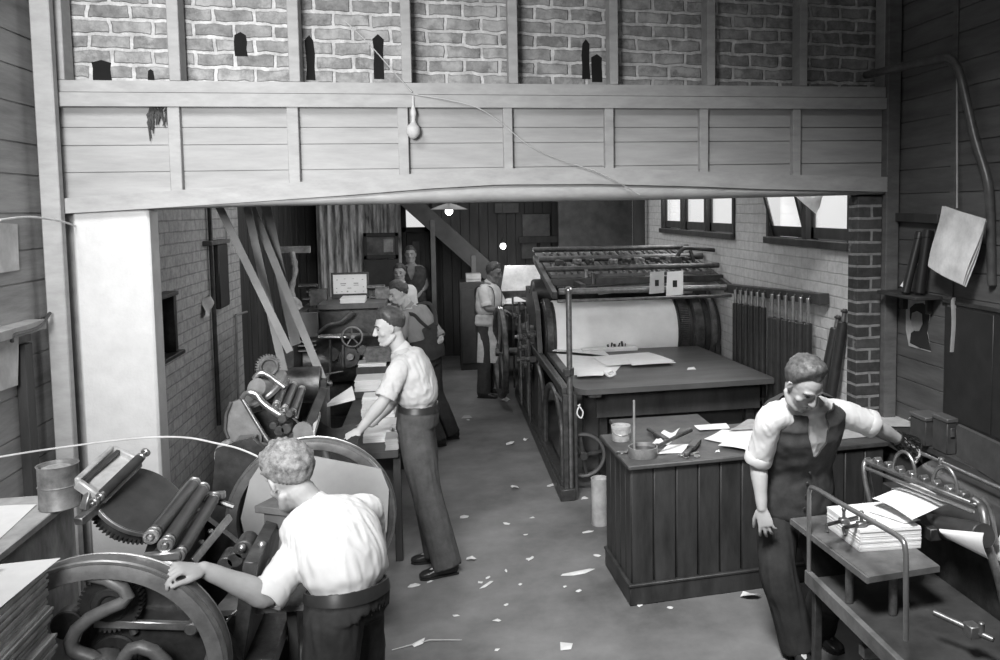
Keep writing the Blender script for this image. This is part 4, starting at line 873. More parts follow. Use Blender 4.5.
m_ = MB(); m_.lathe([(0, .04), (r_ - .006, .04), (r_ - .006, .036), (0, .036)], c_, (0, 0, 1), 30); m_.build('glue', gm('dark_glue', .04, .3), pan)
m_ = MB(); m_.tube([c_ + V((.085, .0, .05)), c_ + V((.2, .06, .075)), c_ + V((.36, .16, .1))], [.012, .012, .016], 8); m_.build('handle', iron2, pan)
m_ = MB(); m_.cyl(c_ + V((-.05, .02, .02)), ony(634, 400, c_.y + .03), .008, 10); m_.build('stick', gm('grey_stick', .22), pan)
m_ = MB(); p = ctop(631, 451, .006); m_.ring(p + V((-.06, -.01, 0)), V((0, .2, 1)), .03, .04, .008, 20, .002); m_.bar(p + V((-.03, 0, 0)), p + V((.05, .02, .004)), .014, .006); m_.bar(p + V((-.08, -.05, 0)), p + V((-.02, -.02, .01)), .012, .006); m_.build('spanner', steel_dull, label='bright spanner lying by the can at the counter corner', cat='spanner')
def brush(name, a, b_, w, h, mt_, hm, label):
    t = thing(name, a, label, 'brush'); d = (b_ - a).normalized(); MB().bar(a, a + (b_ - a) * .55, w, h, (0, 0, 1), .008).build('bristles', mt_, t); MB().bar(a + (b_ - a) * .5, b_, w * .5, h * .6, (0, 0, 1), .006).build('handle', hm, t)
brush('ink_brush', ctop(667, 441, .02), ctop(648, 429, .02), .05, .035, iron, dark_wood, 'short dark brush lying behind the glue pan on the counter')
brush('ink_brush', ctop(697, 441, .02), ctop(686, 455, .02), .06, .03, iron, iron2, 'dark flat brush lying on papers in the middle of the counter')
flat('paper_sheet', [(648, 447), (668, 446), (680, 432), (664, 434)], H2_, 'crumpled white rag paper behind the glue pan', group='sheets on the counter', amp=.02)
flat('paper_sheet', [(657, 455), (682, 453), (690, 445), (668, 445)], H2_, 'small white sheet just right of the glue pan', group='sheets on the counter')
flat('paper_sheet', [(700, 431), (730, 429), (726, 424), (694, 426)], H2_ + .004, 'white strip of paper farthest back on the counter, behind the brush', group='sheets on the counter', amp=.006)
flat('paper_sheet', [(704, 440), (752, 450), (762, 432), (722, 430)], H2_, 'large white sheet on the counter beside the vest man\'s elbow', group='sheets on the counter', amp=.008)
flat('paper_sheet', [(718, 446), (750, 451), (765, 441), (735, 436)], H2_ + .014, 'second white sheet overlapping the one at the vest man\'s elbow', group='sheets on the counter', amp=.006)
flat('paper_sheet', [(728, 431), (765, 430), (768, 418), (748, 421)], H2_ + .012, 'grey folded sheet at the back of the counter beside the vest man', paper_grey, group='sheets on the counter', amp=.008)
flat('paper_scrap', [(715, 453), (720, 452.5), (719, 450), (716, 451)], H2_, 'tiny white scrap near the front edge of the counter', cat='scrap')
flat('paper_sheet', [(842, 440), (868, 437), (866, 428), (844, 430)], H2_, 'pale sheet on the counter right of the vest man', paper_grey, group='sheets on the counter')
kt = MB(); 
for i, (x, y) in enumerate(((681, 455), (686, 457), (692, 454), (697, 456))): kt.ring(ctop(x, y, .006), (0, 0, 1), .012, .02, .006, 14, .002)
kt.bar(ctop(680, 456, .008), ctop(699, 452, .008), .01, .006); kt.build('key_ring', steel, label='bunch of bright keys in front of the flat brush', cat='keys')
# sheets on the right end board past the vest man, and its dark end bench
eb = thing('side_bench', (2.95, 4.9, 0), 'dark low bench against the right wall beyond the vest man with loose sheets', 'bench')
MB().bb(2.72 + .14, 3.22, 4.45, 5.35, .83, .87).build('top', dark_wood, eb)
MB().bb(2.9, 3.2, 4.5, 5.3, 0, .83).build('body', dark_board, eb)
flat('paper_sheet', [(884, 428), (938, 428), (925, 414), (880, 412)], .87, 'large greyish sheet on the side bench below the portrait', gm('greyer_paper', .6, .85), amp=.01)
flat('paper_sheet', [(908, 424), (945, 420), (942, 404), (916, 402)], .885, 'crumpled pale sheet standing up at the back of the side bench', gm('greyer_paper', .6, .85), amp=.05)
# pale bucket and the low box behind the counter
c_ = onz(600, 524, 0); bk = thing('pale_bucket', c_, 'pale cylindrical tin standing on the floor left of the counter', 'tin')
m_ = MB(); h_ = .36; m_.lathe([(0, 0), (.062, 0), (.065, .006), (.062, h_ * .5), (.066, h_ - .01), (.068, h_), (.06, h_), (.056, h_ - .05), (0, h_ - .06)], c_, (0, 0, 1), 32); m_.build('body', gm('pale_tin', .4, .6, .1, .3, 9, .2), bk)
bx = thing('box_stool', onz(660, 470, 0), 'long dark wooden box stool standing behind the counter', 'stool')
zq = .73; a, b_ = ony(617, 418, 6.05).x, ony(710, 418, 6.05).x
MB().bb(a, b_, 5.9, 6.35, zq - .03, zq, .005).build('top', gm('stool_top', .085, .6, 0, .3, 7), bx)
for x_ in (a + .02, b_ - .07): MB().bb(x_, x_ + .05, 5.93, 6.32, 0, zq - .03).build('end_panel', dark_wood, bx)
MB().bb(a + .05, b_ - .05, 6.2, 6.24, .3, zq - .03).build('back_panel', dark_wood, bx)
for p in bx.children: pass
# ============================================================ RIGHT FOREGROUND: SHEET MACHINE AND WALL
T = thing('feeder_table', (1.98, 3.5, 0), 'dark delivery table with a bent tubular rail, standing before the vest man', 'table')
z_ = .78; a0, a1, a2 = onz(792, 518, z_), onz(869.5, 577, z_), onz(940, 566, z_)
a3 = V((a2.x + .02, a0.y, z_))
m_ = MB(); m_.prism([(p.x, p.y) for p in (a0, a1, a2, a3)], .028, (0, 0, z_ - .014)); m_.build('top', gm('scuffed_top', .1, .5, 0, .5, 7, .25), T)
m_ = MB(); m_.hexa([a0 + V((0, 0, -.002)), a1 + V((0, 0, -.002)), a1 + V((0, 0, -.03)), a0 + V((0, 0, -.03))], [p + V((-.012, 0, dz)) for p, dz in ((a0, -.002), (a1, -.002), (a1, -.03), (a0, -.03))]); m_.build('edge_strip', mid_wood, T)
XR_ = 1.775; tb_ = lambda x, y: onx(x, y, XR_)
rl = [tb_(809, 580), tb_(809, 500), tb_(809.5, 491), tb_(814, 488), tb_(840, 503), tb_(870, 520), tb_(893, 533), tb_(903, 541), tb_(906, 553), tb_(906, 600), tb_(906, 640)]
pts = [rl[0]] + smooth(rl[1:9], 5) + rl[9:]
MB().tube(pts, .0115, 10).build('guard_rail', gm('rail_steel', .3, .3, .7, .2, 12), T)
s0, s1 = tb_(809, 574), tb_(906, 642); zs_ = min(s0.z, s1.z)
m_ = MB(); m_.bar(V((XR_, s0.y + .02, s0.z - .02)), V((XR_, s1.y - .03, s0.z - .02)), .03, .07); m_.build('shelf_rail', mid_wood, T)
m_ = MB(); m_.bb(XR_ + .016, 2.41, s1.y - .02, s0.y, s0.z - .05, s0.z - .02); m_.build('shelf', gm('dusty_shelf', .045, .6, 0, .4, 6, .3), T)
for px, py in ((848, 566), (892, 577)):
    p = onz(px, py, z_ - .028); m_ = MB(); m_.cyl((p.x + .03, p.y + .04, s0.z - .02), (p.x + .03, p.y + .04, z_ - .028), .02, 14); m_.build('column', steel_dull, T)
for (x_, y_) in ((XR_ + .03, s0.y - .03), (XR_ + .03, s1.y + .03), (2.38, s0.y - .03), (2.38, s1.y + .03)): MB().bb(x_ - .02, x_ + .02, y_ - .02, y_ + .02, 0, s0.z - .05).build('leg', iron, T)
m_ = MB(); p = tb_(858, 586); m_.cyl((p.x + .25, p.y, s0.z - .25), (p.x + .25, p.y, s0.z - .05), .02); m_.bar((p.x + .02, p.y, s0.z - .14), (p.x + .55, p.y, s0.z - .14), .05, .05); m_.build('cross_brace', steel_dull, T)
# thick pile of white sheets with two clamps
b0, b1, b2 = onz(827, 527, z_), onz(860, 552, z_), onz(921, 548, z_); hs = .105
m_ = MB(); n = 22
b3 = V((b2.x + .0, b0.y + .0, z_))
for i in range(n):
    za, zb_ = z_ + .001 + hs * i / n, z_ + .001 + hs * (i + 1) / n - .0003; j = V((rnd.uniform(-.002, .002), rnd.uniform(-.002, .002), 0))
    q = [V((p.x, p.y, za)) + j for p in (b0, b1, b2, b3)]; m_.hexa(q, [V((p.x, p.y, zb_)) for p in q])
m_.build('paper_stack', paper, label='thick block of white sheets on the delivery table with the tubular rail', cat='paper')
for i, (p, q_) in enumerate((((826, 525), (858, 517)), ((843, 528), (876, 521)))):
    cz = z_ + hs + .014; a, b_ = onz(*p, cz), onz(*q_, cz); t = thing('sheet_clamp', (a + b_) / 2, ('dark rod clamp across the white sheet block, the farther of two', 'dark rod clamp across the white sheet block, the nearer of two')[i], 'clamp', 'clamps on the sheet block')
    MB().cyl(a, b_, .009, 10).build('rod', iron2, t); c_ = a.lerp(b_, .55)
    m_ = MB(); m_.box(c_, (.045, .035, .024)); m_.cyl(c_, c_ + V((0, 0, .05)), .008, 10); m_.ball(c_ + V((0, 0, .055)), .012, 10); m_.build('thumb_screw', steel_dull, t)
    m_ = MB(); m_.bar(a, a + V((-.02, -.06, -.01)), .014, .012); m_.build('finger', iron2, t)
# the machine behind: gripper frame, rods, cylinder, dark body
S = thing('sheet_machine', (2.72, 3.6, 0), 'dark sheet fed machine at lower right with a steel gripper bar and rods', 'printing press')
m_ = MB(); m_.bb(2.42, 2.5, 2.6, 4.15, 0, .8, .01); m_.bb(3.0, 3.08, 2.6, 4.2, 0, 1.0, .01); m_.bb(2.42, 3.08, 3.0, 3.08, .1, .5); m_.bb(2.42, 3.08, 4.05, 4.15, .1, .85); m_.build('main_frame', iron, S)
m_ = MB(); m_.bb(2.425, 2.45, 2.62, 4.1, .2, .72, .006); m_.build('side_panel', gm('black_panel', .028, .5), S)
m_ = MB(); m_.cyl((2.72, 2.7, .72), (2.72, 4.05, .72), .28, 48, .01); m_.build('feed_cylinder', gm('dark_drum', .05, .35, .2, .3, 8), S)
m_ = MB(); m_.lathe([(.281, 0), (.284, .001), (.284, .4), (.281, .401)], (2.72, 2.85, .72), (0, 1, 0), 64, True); m_.build('wrapped_sheet', paper, S)
gL, gR = ony(868, 461, 3.95), ony(980, 505, 3.25)
m_ = MB(); m_.bar(gL, gR, .05, .022, (0, 0, 1), .006); gb = m_.build('gripper_bar', steel_dull, S)
m_ = MB(); m_.cyl(gL + V((-.03, 0, -.03)), gR + V((-.03, 0, -.03)), .01, 10); m_.build('gripper_shaft', steel, gb)
for i in range(8):
    c_ = gL.lerp(gR, .1 + .11 * i); m_ = MB(); m_.box(c_ + V((0, 0, .018)), (.035, .05, .03)); m_.cyl(c_ + V((-.02, 0, .03)), c_ + V((.02, 0, .03)), .012, 10); m_.build('gripper', steel if i % 3 == 0 else steel_dull, gb)
for t in (.36, .72):
    c_ = gL.lerp(gR, t); d_ = (gR - gL).normalized(); m_ = MB(); m_.tube([c_ + d_ * (.075 * math.cos(a)) + V((0, 0, .11 * math.sin(a) + .01)) for a in [PI * k_ / 12 for k_ in range(13)]], .009, 8); m_.build('hoop', steel_dull, gb)
m_ = MB(); m_.tube(smooth([gL + V((.02, .02, .0)), ony(865, 462, 3.95), ony(864, 472, 3.93), ony(867, 490, 3.9), ony(871, 506, 3.88)], 4), .014, 10); m_.tube(smooth([gL + V((.04, .05, -.02)), ony(869, 475, 4.0), ony(873, 498, 4.0)], 4), .012, 8); m_.build('frame_leg', steel_dull, S)
m_ = MB(); m_.tube(smooth([gR + V((-.02, .03, .02)), gR, ony(984, 515, 3.2), ony(988, 545, 3.15), ony(999, 580, 3.1), ony(1010, 630, 3.08)], 4), .02, 10); m_.tube(smooth([gR + V((.03, .03, .02)), ony(990, 510, 3.25), ony(996, 545, 3.2)], 4), .014, 8); m_.build('frame_leg', steel_dull, S)
m_ = MB(); p0, p1 = ony(912, 449, 4.1), ony(1006, 491, 3.35); m_.cyl(p0, p1, .011, 10); m_.build('tie_rod', steel, S)
for t in (.05, .35): 
    p = p0.lerp(p1, t); m_ = MB(); m_.cyl(p + V((0, 0, -.03)), p + V((0, 0, .025)), .018, 12); m_.build('rod_collar', steel, S)
m_ = MB(); m_.bar(p0 + V((0, 0, -.02)), V((p0.x + .1, p0.y, .85)), .04, .03); m_.bar(p1 + V((0, 0, -.02)), V((p1.x, p1.y, .85)), .04, .03); m_.build('rod_standard', iron, S)
q = [ony(872.5, 498.5, 3.72), ony(912, 520, 3.42), ony(949, 503, 3.5), ony(911, 483, 3.8)]
m_ = MB(); m_.sheet(*q, 8, 8, lambda u, v: .012 * math.sin(PI * u), .0012); m_.build('paper_sheet', paper, label='single white sheet held out under the gripper bar above the paper block', cat='paper')
m_ = MB(); m_.bb(2.27, 2.42, 3.45, 3.9, .8, .86); m_.build('sheet_tray', iron, S)
p0, p1 = ony(922, 523, 3.72), ony(984, 536, 3.12)
MB().cyl(p0, p1, .055, 28).build('delivery_roller', gm('dark_drum', .05), S)
m_ = MB(); q = [ony(940, 529, 3.36), ony(984, 533, 3.06), ony(988, 559, 3.04), ony(946, 538, 3.3)]; m_.sheet(*q[::-1], 8, 8, lambda u, v: .02 * math.sin(PI * v), .002); m_.build('delivery_sheet', paper, S)
# white sheet lying just behind the block, on the tray
flat('paper_sheet', [(868, 512), (905, 524), (921, 521), (893, 506)], .888, 'white sheet lying on the far half of the sheet block, under the held sheet', amp=.004)
m_ = MB(); p0, p1 = ony(933, 612, 3.0), ony(994, 640, 2.8); m_.cyl(p0, p1, .012, 10); m_.box(p0.lerp(p1, .65), (.05, .06, .05)); m_.cyl(p0.lerp(p1, .8), p0.lerp(p1, .8) + V((0, 0, .05)), .012); m_.build('foot_rod', steel_dull, S)
# boxes and plank on the ledge behind the machine
lz = 1.0
lg = thing('wall_ledge', (3.0, 4.0, lz), 'dark timber ledge along the right wall behind the sheet machine', 'ledge')
MB().bb(2.78, 3.23, 3.5, 4.44, lz - .04, lz).build('top', dark_wood, lg)
MB().bb(3.15, 3.2, 3.55, 4.4, 0, lz - .04).build('support_panel', dark_board, lg)
for i, (x0, x1, y0, y1, yy, d) in enumerate(((925, 945, 417, 453, 4.25, .16), (946.5, 957, 419, 461, 4.08, .14))):
    a, b_ = ony(x0, y1, yy), ony(x1, y0, yy); bx_ = thing('wooden_box', ((a.x + b_.x) / 2, yy + d / 2, lz), ('taller dark upright box on the right ledge beside the vest man\'s raised hand', 'narrow dark upright box on the right ledge, the nearer of two')[i], 'box', 'upright boxes on the ledge')
    MB().bb(a.x, b_.x, yy, yy + d, lz + .001, b_.z, .005).build('body', gm('box_wood', .06, .45, 0, .4, 8, .2), bx_)
    MB().bb(a.x - .006, b_.x + .006, yy - .006, yy + d + .006, b_.z - .02, b_.z + .004, .004).build('lid', gm('box_lid', .09, .4), bx_)
    MB().bb((a.x + b_.x) / 2 - .012, (a.x + b_.x) / 2 + .012, yy - .009, yy - .004, b_.z - .1, b_.z - .05, .001).build('clasp', steel_dull, bx_)
m_ = MB(); p0, p1 = ony(957, 425, 4.05), ony(1004, 447, 3.55); m_.hexa([p0, p1, V((p1.x, p1.y, lz + .001)), V((p0.x, p0.y, lz + .001))], [p + V((.03, .02, 0)) for p in (p0, p1, V((p1.x, p1.y, lz + .001)), V((p0.x, p0.y, lz + .001)))])
m_.build('plank', gm('plank_wood', .075, .55, 0, .3, 6, .2), label='dark plank standing on edge on the ledge at the right side', cat='plank')
# dark cupboard on the right wall and the papers on top
a, b_ = onx(945, 299, 3.24), onx(945, 420, 3.24)
cu = thing('wall_cupboard', (3.1, a.y - .5, b_.z), 'dark wall cupboard at the right edge with papers along its top', 'cupboard')
cx0 = ony(946, 300, a.y).x
MB().bb(cx0 - .0, 3.24, a.y - 1.0, a.y, b_.z, a.z - .02, .006).build('body', gm('cupboard_black', .03, .45), cu)
MB().bb(cx0 - .02, 3.24, a.y - 1.02, a.y + .02, a.z - .025, a.z, .004).build('top', dark_wood, cu)
for i in range(2): MB().bb(cx0 - .012, cx0 + .002, a.y - .98 + i * .49, a.y - .51 + i * .49, b_.z + .02, a.z - .045, .004).build('door', gm('cupboard_black', .03, .45), cu)
for i, (x0, x1, h, lab) in enumerate(((966, 985, .025, 'thin paper pile on the wall cupboard, farther of two'), (978, 1010, .045, 'thicker paper pile on the wall cupboard at the very right edge'))):
    y0_, y1_ = onz(x1, 292, a.z).y if False else a.y - .3 - i * .3, a.y - .05 - i * .3
    stack('paper_stack', cx0 + .02, cx0 + .2, y0_, y1_, a.z + .001, a.z + h, lab, 'paper', 'papers on the cupboard', gm('dull_paper', .42, .85), jit=.006)
m_ = MB(); q0, q1 = ony(957, 297, a.y - .2), ony(953, 348, a.y - .2); m_.tube(smooth([V((cx0 - .016, a.y - .12, a.z + .004)), V((cx0 - .026, a.y - .12, a.z - .01)), V((cx0 - .022, a.y - .125, a.z - .15)), V((cx0 - .02, a.y - .11, a.z - .33))], 5), .02, 8, sq=(1, .15)); m_.build('paper_ribbon', gm('dull_paper', .42), label='pale paper ribbon hanging down the end of the wall cupboard', cat='ribbon')
# shelf with two dark tubes, wall rail, portrait, hanging sheets, pipe, cord
sh = thing('wall_shelf', (3.18, 5.1, onx(915, 294, 3.2).z), 'thin dark shelf on the right wall between brick pier and cupboard', 'shelf')
zz_ = onx(915, 296, 3.15).z; MB().bb(3.05, 3.245, a.y + .03, 5.34, zz_ - .012, zz_ + .012).build('board', dark_wood, sh)
for y_ in (4.95, 5.25): MB().bb(3.2, 3.245, y_, y_ + .03, zz_ - .12, zz_ - .012).build('bracket', dark_wood, sh)
m_ = MB(); p0, p1 = onx(893, 217, 3.225), onx(940, 219, 3.225); m_.bar(p0, p1, .04, .06, (0, 0, 1)); m_.build('wall_rail', dark_wood, label='dark wooden rail fixed on the right wall above the leaning tubes', cat='rail')
for i, (p, q_, r_) in enumerate((((905, 288), (920, 233), .03), ((919, 288), (928, 231), .034))):
    b0_ = ony(p[0], p[1], 5.0 - .05 * i); b1_ = ony(q_[0], q_[1], 5.02 - .05 * i); b0_.z = zz_ + .014
    t = thing('document_tube', b0_, ('slim dark leather tube leaning on the right wall shelf, left of two', 'thicker dark leather tube leaning on the right wall shelf, right of two')[i], 'tube', 'leaning tubes on the shelf')
    d = (b1_ - b0_).normalized(); MB().cyl(b0_ + d * .005, b1_, r_, 20, .008).build('tube_body', gm('black_leather', .022, .4), t)
    MB().cyl(b1_ - d * .05, b1_ + d * .006, r_ + .004, 20, .006).build('cap', leather, t)
m_ = MB(); q = [ony(900, 286, 5.02), ony(905, 290, 5.0), ony(919, 262, 5.0), ony(912, 268, 5.04)]; m_.sheet(*q, 6, 6, lambda u, v: .012 * math.sin(PI * u), .0015); m_.build('paper_sheet', paper, label='white paper tucked beside the leaning tubes on the wall shelf', cat='paper')
pt = thing('portrait_poster', onx(918, 352, 3.225), 'torn pinned print of a dark-haired head on the right wall below the shelf', 'poster')
def pw(x, y, d=0): return onx(x, y, 3.246 - d)
o = [(906, 298), (918, 296.5), (932, 299), (930, 318), (927, 330), (931, 352), (920, 349), (909, 346), (906, 330)]
def wallprism(pts, x, th, name, mt_, par):
    m_ = MB(); pp_ = [onx(px, py, x) for px, py in pts]; m_.prism([(p.y, p.z) for p in pp_], th, (x, 0, 0), (0, 1, 0), (0, 0, 1)); return m_.build(name, mt_, par)
wallprism(o, 3.246, .003, 'sheet', gm('yellowed_print', .45, .85, 0, .3, 9), pt)
wallprism([(910, 318), (910, 308), (915, 303.5), (923, 303), (929, 308), (929, 320), (927, 332), (931, 351), (920, 348), (910, 343), (911, 333), (915, 330), (912, 324)], 3.2435, .002, 'hair', gm('print_dark', .03, .85), pt)
wallprism([(911, 321), (912, 313), (917, 311), (922, 314), (922.5, 324), (919, 331), (915, 331), (912, 327)], 3.2418, .0015, 'face', gm('print_face', .38, .85), pt)
hs_ = thing('hanging_sheets', onx(955, 206, 3.1), 'large white bundle of sheets hung askew from a cord on the right wall', 'paper')
for i in range(3):
    dx = i * .012; q = [onx(928 + i * 1.5, 266 + i, 3.12 + dx), onx(963 + i * 2, 285 + i * 1, 3.1 + dx), onx(986 + i * 1, 219 + i, 3.12 + dx), onx(942 + i * 2, 206, 3.14 + dx)]
    m_ = MB(); m_.sheet(*q, 8, 8, lambda u, v: .02 * math.sin(PI * u) * (1 - v) + .006 * math.sin(v * 6 + i), .0015); m_.build('sheet', gm('hung_paper', .82, .85), hs_)
m_ = MB(); p0, p1 = onx(957, 208, 3.16), onx(957, 73, 3.2); m_.tube([p0, p1], .006, 8); m_.build('cord', gm('pale_cord', .4), label='pale thin cord running down the right wall to the hung sheets', cat='cord')
m_ = MB(); P_ = lambda x, y, xx: onx(x, y, xx)
m_.tube(smooth([ony(866, 75, YB + .1), ony(880, 72, YB - .1), ony(905, 66, 5.1), P_(935, 60, 3.15), P_(948, 58.5, 3.17), P_(956, 65, 3.18), P_(962, 82, 3.18), P_(975, 138, 3.19), P_(987, 178, 3.20), P_(990, 205, 3.21), P_(991, 240, 3.22), P_(992, 285, 3.23)], 6), .027, 14); m_.build('conduit_pipe', gm('pipe_iron', .12, .4, .4, .3, 12, .1), label='bent iron pipe coming out of the upper brickwork and down the right wall', cat='pipe')

q = [onx(787, 195, 2.9), onx(828, 195, 2.94), onx(819, 207, 2.9), onx(815, 213.5, 2.88)]
m_ = MB(); m_.sheet(q[0] + V((0, 0, .06)), q[3], q[2], q[1] + V((0, 0, .06)), 6, 6, lambda u, v: .01 * math.sin(u * 4), .002); m_.build('paper_sheet', gm('translucent_paper', .6, .8), label='folded white paper hanging by its corner before the nearer right window', cat='paper')
# ============================================================ SMALL THINGS ON THE OTHER WALLS
# papers and ledge on the left front wall
m_ = MB(); q = [onx(-14, 275, XL + .012), onx(20, 270, XL + .012), onx(18, 224, XL + .012), onx(-14, 222, XL + .012)]; m_.sheet(*q, 6, 6, lambda u, v: .004 * math.sin(u * 5), .001); m_.build('wall_paper_notice', gm('notice_paper', .5, .85), label='pale notice pinned high on the left wall beside the post', cat='notice')
m_ = MB(); q = [onx(-14, 395, XL + .04), onx(19, 385, XL + .035), onx(17, 334, XL + .03), onx(-14, 338, XL + .03)]; m_.sheet(*q, 6, 6, lambda u, v: .006 * math.sin(u * 5 + v * 3), .001); m_.build('wall_paper_notice', gm('notice_paper', .5), label='pale sheet hanging below the ledge on the left wall', cat='notice')
p0, p1 = onx(-30, 338, XL + .03), onx(64, 314, XL + .03)
lw = thing('ledge_board', (XL + .03, (p0.y + p1.y) / 2, p0.z), 'pale narrow ledge board along the left wall at the post', 'ledge')
m_ = MB(); m_.bb(XL, XL + .1, p0.y, 5.18, p1.z - .035, p1.z + .02); m_.build('board', gm('ledge_paint', .3, .7), lw)
m_ = MB(); m_.bb(XL, XL + .02, p0.y, 5.18, p1.z - .1, p1.z - .035); m_.build('cleat', mid_wood, lw)
m_ = MB(); m_.tube(smooth([onx(50, 313, XL + .09), onx(40, 326, XL + .1), onx(25, 332, XL + .1), onx(14, 335, XL + .1), onx(12, 342, XL + .09)], 5), .009, 8); m_.build('wire_twist', iron, label='dark twisted wire hanging off the left ledge board', cat='wire')
MB().bb(XL, XL + .05, 5.03, 5.12, 0, p1.z - .1).build('dark_batten', dark_wood, label='dark upright batten under the left ledge beside the pier', cat='batten')
# wall cabinet and pouch on the rear left brick wall
X_ = XLB + .002; wc = thing('wall_case', onx(166, 360, XLB), 'black open-fronted case hung on the rear left brick wall by the pier', 'case')
p0, p1 = onx(154, 355, XLB + .06), onx(172, 291, XLB + .06)
ya, yb_ = p0.y, onx(173, 320, XLB + .06).y; za, zb_ = onx(172, 352, XLB + .06).z, onx(172, 295, XLB + .06).z
m_ = MB(); m_.bb(XLB, XLB + .09, ya, ya + .03, za, zb_); m_.bb(XLB, XLB + .09, yb_ - .06, yb_, za, zb_); m_.bb(XLB, XLB + .1, ya - .03, yb_ + .03, zb_, zb_ + .03); m_.bb(XLB, XLB + .12, ya - .03, yb_ + .06, za - .03, za); m_.bb(XLB, XLB + .01, ya, yb_, za, zb_); m_.build('case_body', iron, wc)
m_ = MB(); q = [V((XLB + .05, ya + .06, za + .05)), V((XLB + .03, yb_ - .12, za + .04)), V((XLB + .03, yb_ - .12, za + .3)), V((XLB + .03, ya + .06, za + .33))]; m_.sheet(*q, 5, 5, lambda u, v: .01 * math.sin(u * 4), .002); m_.build('paper_sheet', gm('notice_paper', .5), label='pale paper slipped into the black wall case', cat='paper')
m_ = MB(); p0, p1 = onx(209.5, 212, XLB + .03), onx(219, 425, XLB + .03); m_.tube([V((XLB + .03, p0.y, 3.4)), p0, p1], .02, 8); m_.build('wall_pipe', iron, label='thin dark vertical pipe on the rear left brick wall', cat='pipe')
p0 = onx(213, 245, XLB + .05); p1 = onx(228, 308, XLB + .05); pu = thing('hanging_pouch', p1, 'long dark pouch hanging on the rear left wall past the thin pipe', 'pouch')
yq, yw = p0.y, onx(227, 280, XLB + .05).y; zq_, zw_ = onx(226, 306, XLB + .05).z, p0.z
m_ = MB(); m_.bb(XLB + .02, XLB + .07, yq + .1, yw, zq_, zw_, .02); m_.build('pouch_body', gm('black_leather', .022), pu)
m_ = MB(); m_.bb(XLB, XLB + .08, yq - .15, yw + .05, zw_, zw_ + .04); m_.build('peg_board', mid_wood, pu)
m_ = MB(); q = [onx(203, 318, XLB + .02), onx(213, 312, XLB + .02), onx(212, 294, XLB + .02), onx(204, 298, XLB + .02)]; m_.sheet(*q, 6, 6, lambda u, v: .02 * math.sin(u * 5 + v * 6), .002); m_.build('wall_paper_notice', gm('notice_paper', .5), label='small crumpled notice on the rear left wall below the pouch', cat='notice')
m_ = MB(); m_.tube([onx(226, 212, XLB + .02), onx(226.5, 243, XLB + .02)], .008, 8); m_.build('pouch_line', gm('pale_cord', .4), label='pale cord from which the dark pouch hangs', cat='rope')
m_ = MB(); a_, b_ = onx(236, 315, XLB + .022), onx(238.5, 418, XLB + .022); m_.tube([a_, b_], .012, 8); m_.tube([a_, a_ + V((.05, .25, 0))], .012, 8); m_.tube([b_ + V((.0, -.3, -.02)), b_], .016, 8); m_.build('gas_bracket', gm('pipe_pale', .3, .4, .5), label='thin pale pipe with short arms on the rear left brick wall', cat='pipe')
# white rag hanging behind the belts
m_ = MB(); c_ = ony(292, 262, 10.2); m_.tube(smooth([c_ + V((0, 0, .12)), c_ + V((.03, 0, -.1)), c_ + V((-.02, 0, -.35)), c_ + V((.03, 0, -.5)), c_ + V((.05, 0, -.6))], 5), [.05, .06, .05, .07, .05, .06, .05, .04, .06, .05, .06, .07, .06, .08, .1, .11, .1, .12, .13, .12, .06], 10, sq=(.6, 1)); m_.bb(c_.x - .2, c_.x + .2, 10.24, 10.27, c_.z + .1, c_.z + .18)
m_.build('hanging_rag', gm('grey_rag', .3, .9, 0, .4, 12, .3), label='pale twisted rag hanging on a dark peg rail behind the belts', cat='rag')
# framed picture over a dark notice board on the corrugated wall
pf_ = thing('framed_picture', ony(382, 258, 13.4), 'framed picture on the corrugated rear wall above the poster press', 'picture')
a, b_ = ony(365, 290, 13.44), ony(398, 232.5, 13.44); m2, m3 = ony(365, 259, 13.44).z, b_.z
m_ = MB(); m_.bb(a.x, b_.x, 13.4, 13.45, m2, m2 + .06); m_.bb(a.x, b_.x, 13.4, 13.45, m3 - .06, m3); m_.bb(a.x, a.x + .05, 13.4, 13.45, m2, m3); m_.bb(b_.x - .05, b_.x, 13.4, 13.45, m2, m3); m_.build('frame', dark_wood, pf_)
m_ = MB(); m_.bb(a.x + .04, b_.x - .04, 13.43, 13.44, m2 + .05, m3 - .05); m_.build('print', gm('picture_grey', .13, .5, 0, .9, 2.2), pf_)
m_ = MB(); m_.bb(a.x + .3, b_.x - .08, 13.424, 13.43, m2 + .1, m3 - .1); m_.build('pale_view', gm('picture_pale', .32, .5, 0, .6, 5), pf_)
MB().bb(a.x, b_.x, 13.42, 13.477, a.z, m2 - .01).build('notice_board', dark_board, label='dark board on the rear wall right under the framed picture', cat='board')
# timber stair running down to the right
st = thing('staircase', (1.2, 13.0, 0), 'dark timber staircase seen from below, sloping down right of the bright fanlight', 'staircase')
s0_, s1_ = ony(404, 196, 13.1), ony(545, 322, 13.1); wd = .75
for y_ in (12.9, 13.55):
    m_ = MB(); m_.bar(s0_ + V((0, y_ - 13.1, 0)), s1_ + V((0, y_ - 13.1, 0)), .05, .26, (0, 0, 1)); m_.build('stringer', gm('stair_wood', .05, .6, 0, .3, 5), st)
for i in range(12):
    p = s0_.lerp(s1_, (i + .5) / 12); m_ = MB(); m_.bb(p.x - .11, p.x + .11, 12.92, 13.53, p.z + .02, p.z + .05); m_.build('tread', dark_wood, st)
m_ = MB(); m_.bar(s0_ + V((0, .15, -.12)), s1_ + V((0, .15, -.12)), .6, .02, (0, 0, 1)); m_.build('soffit', gm('stair_soffit', .04), st)
for px in (432, 472): 
    p = ony(px, 300, 12.9); m_ = MB(); m_.bb(p.x, p.x + .07, 12.86, 12.92, 0, ony(px, 196 + (px - 404) * .894, 12.9).z + .02); m_.build('post', gm('stair_post', .1), st)
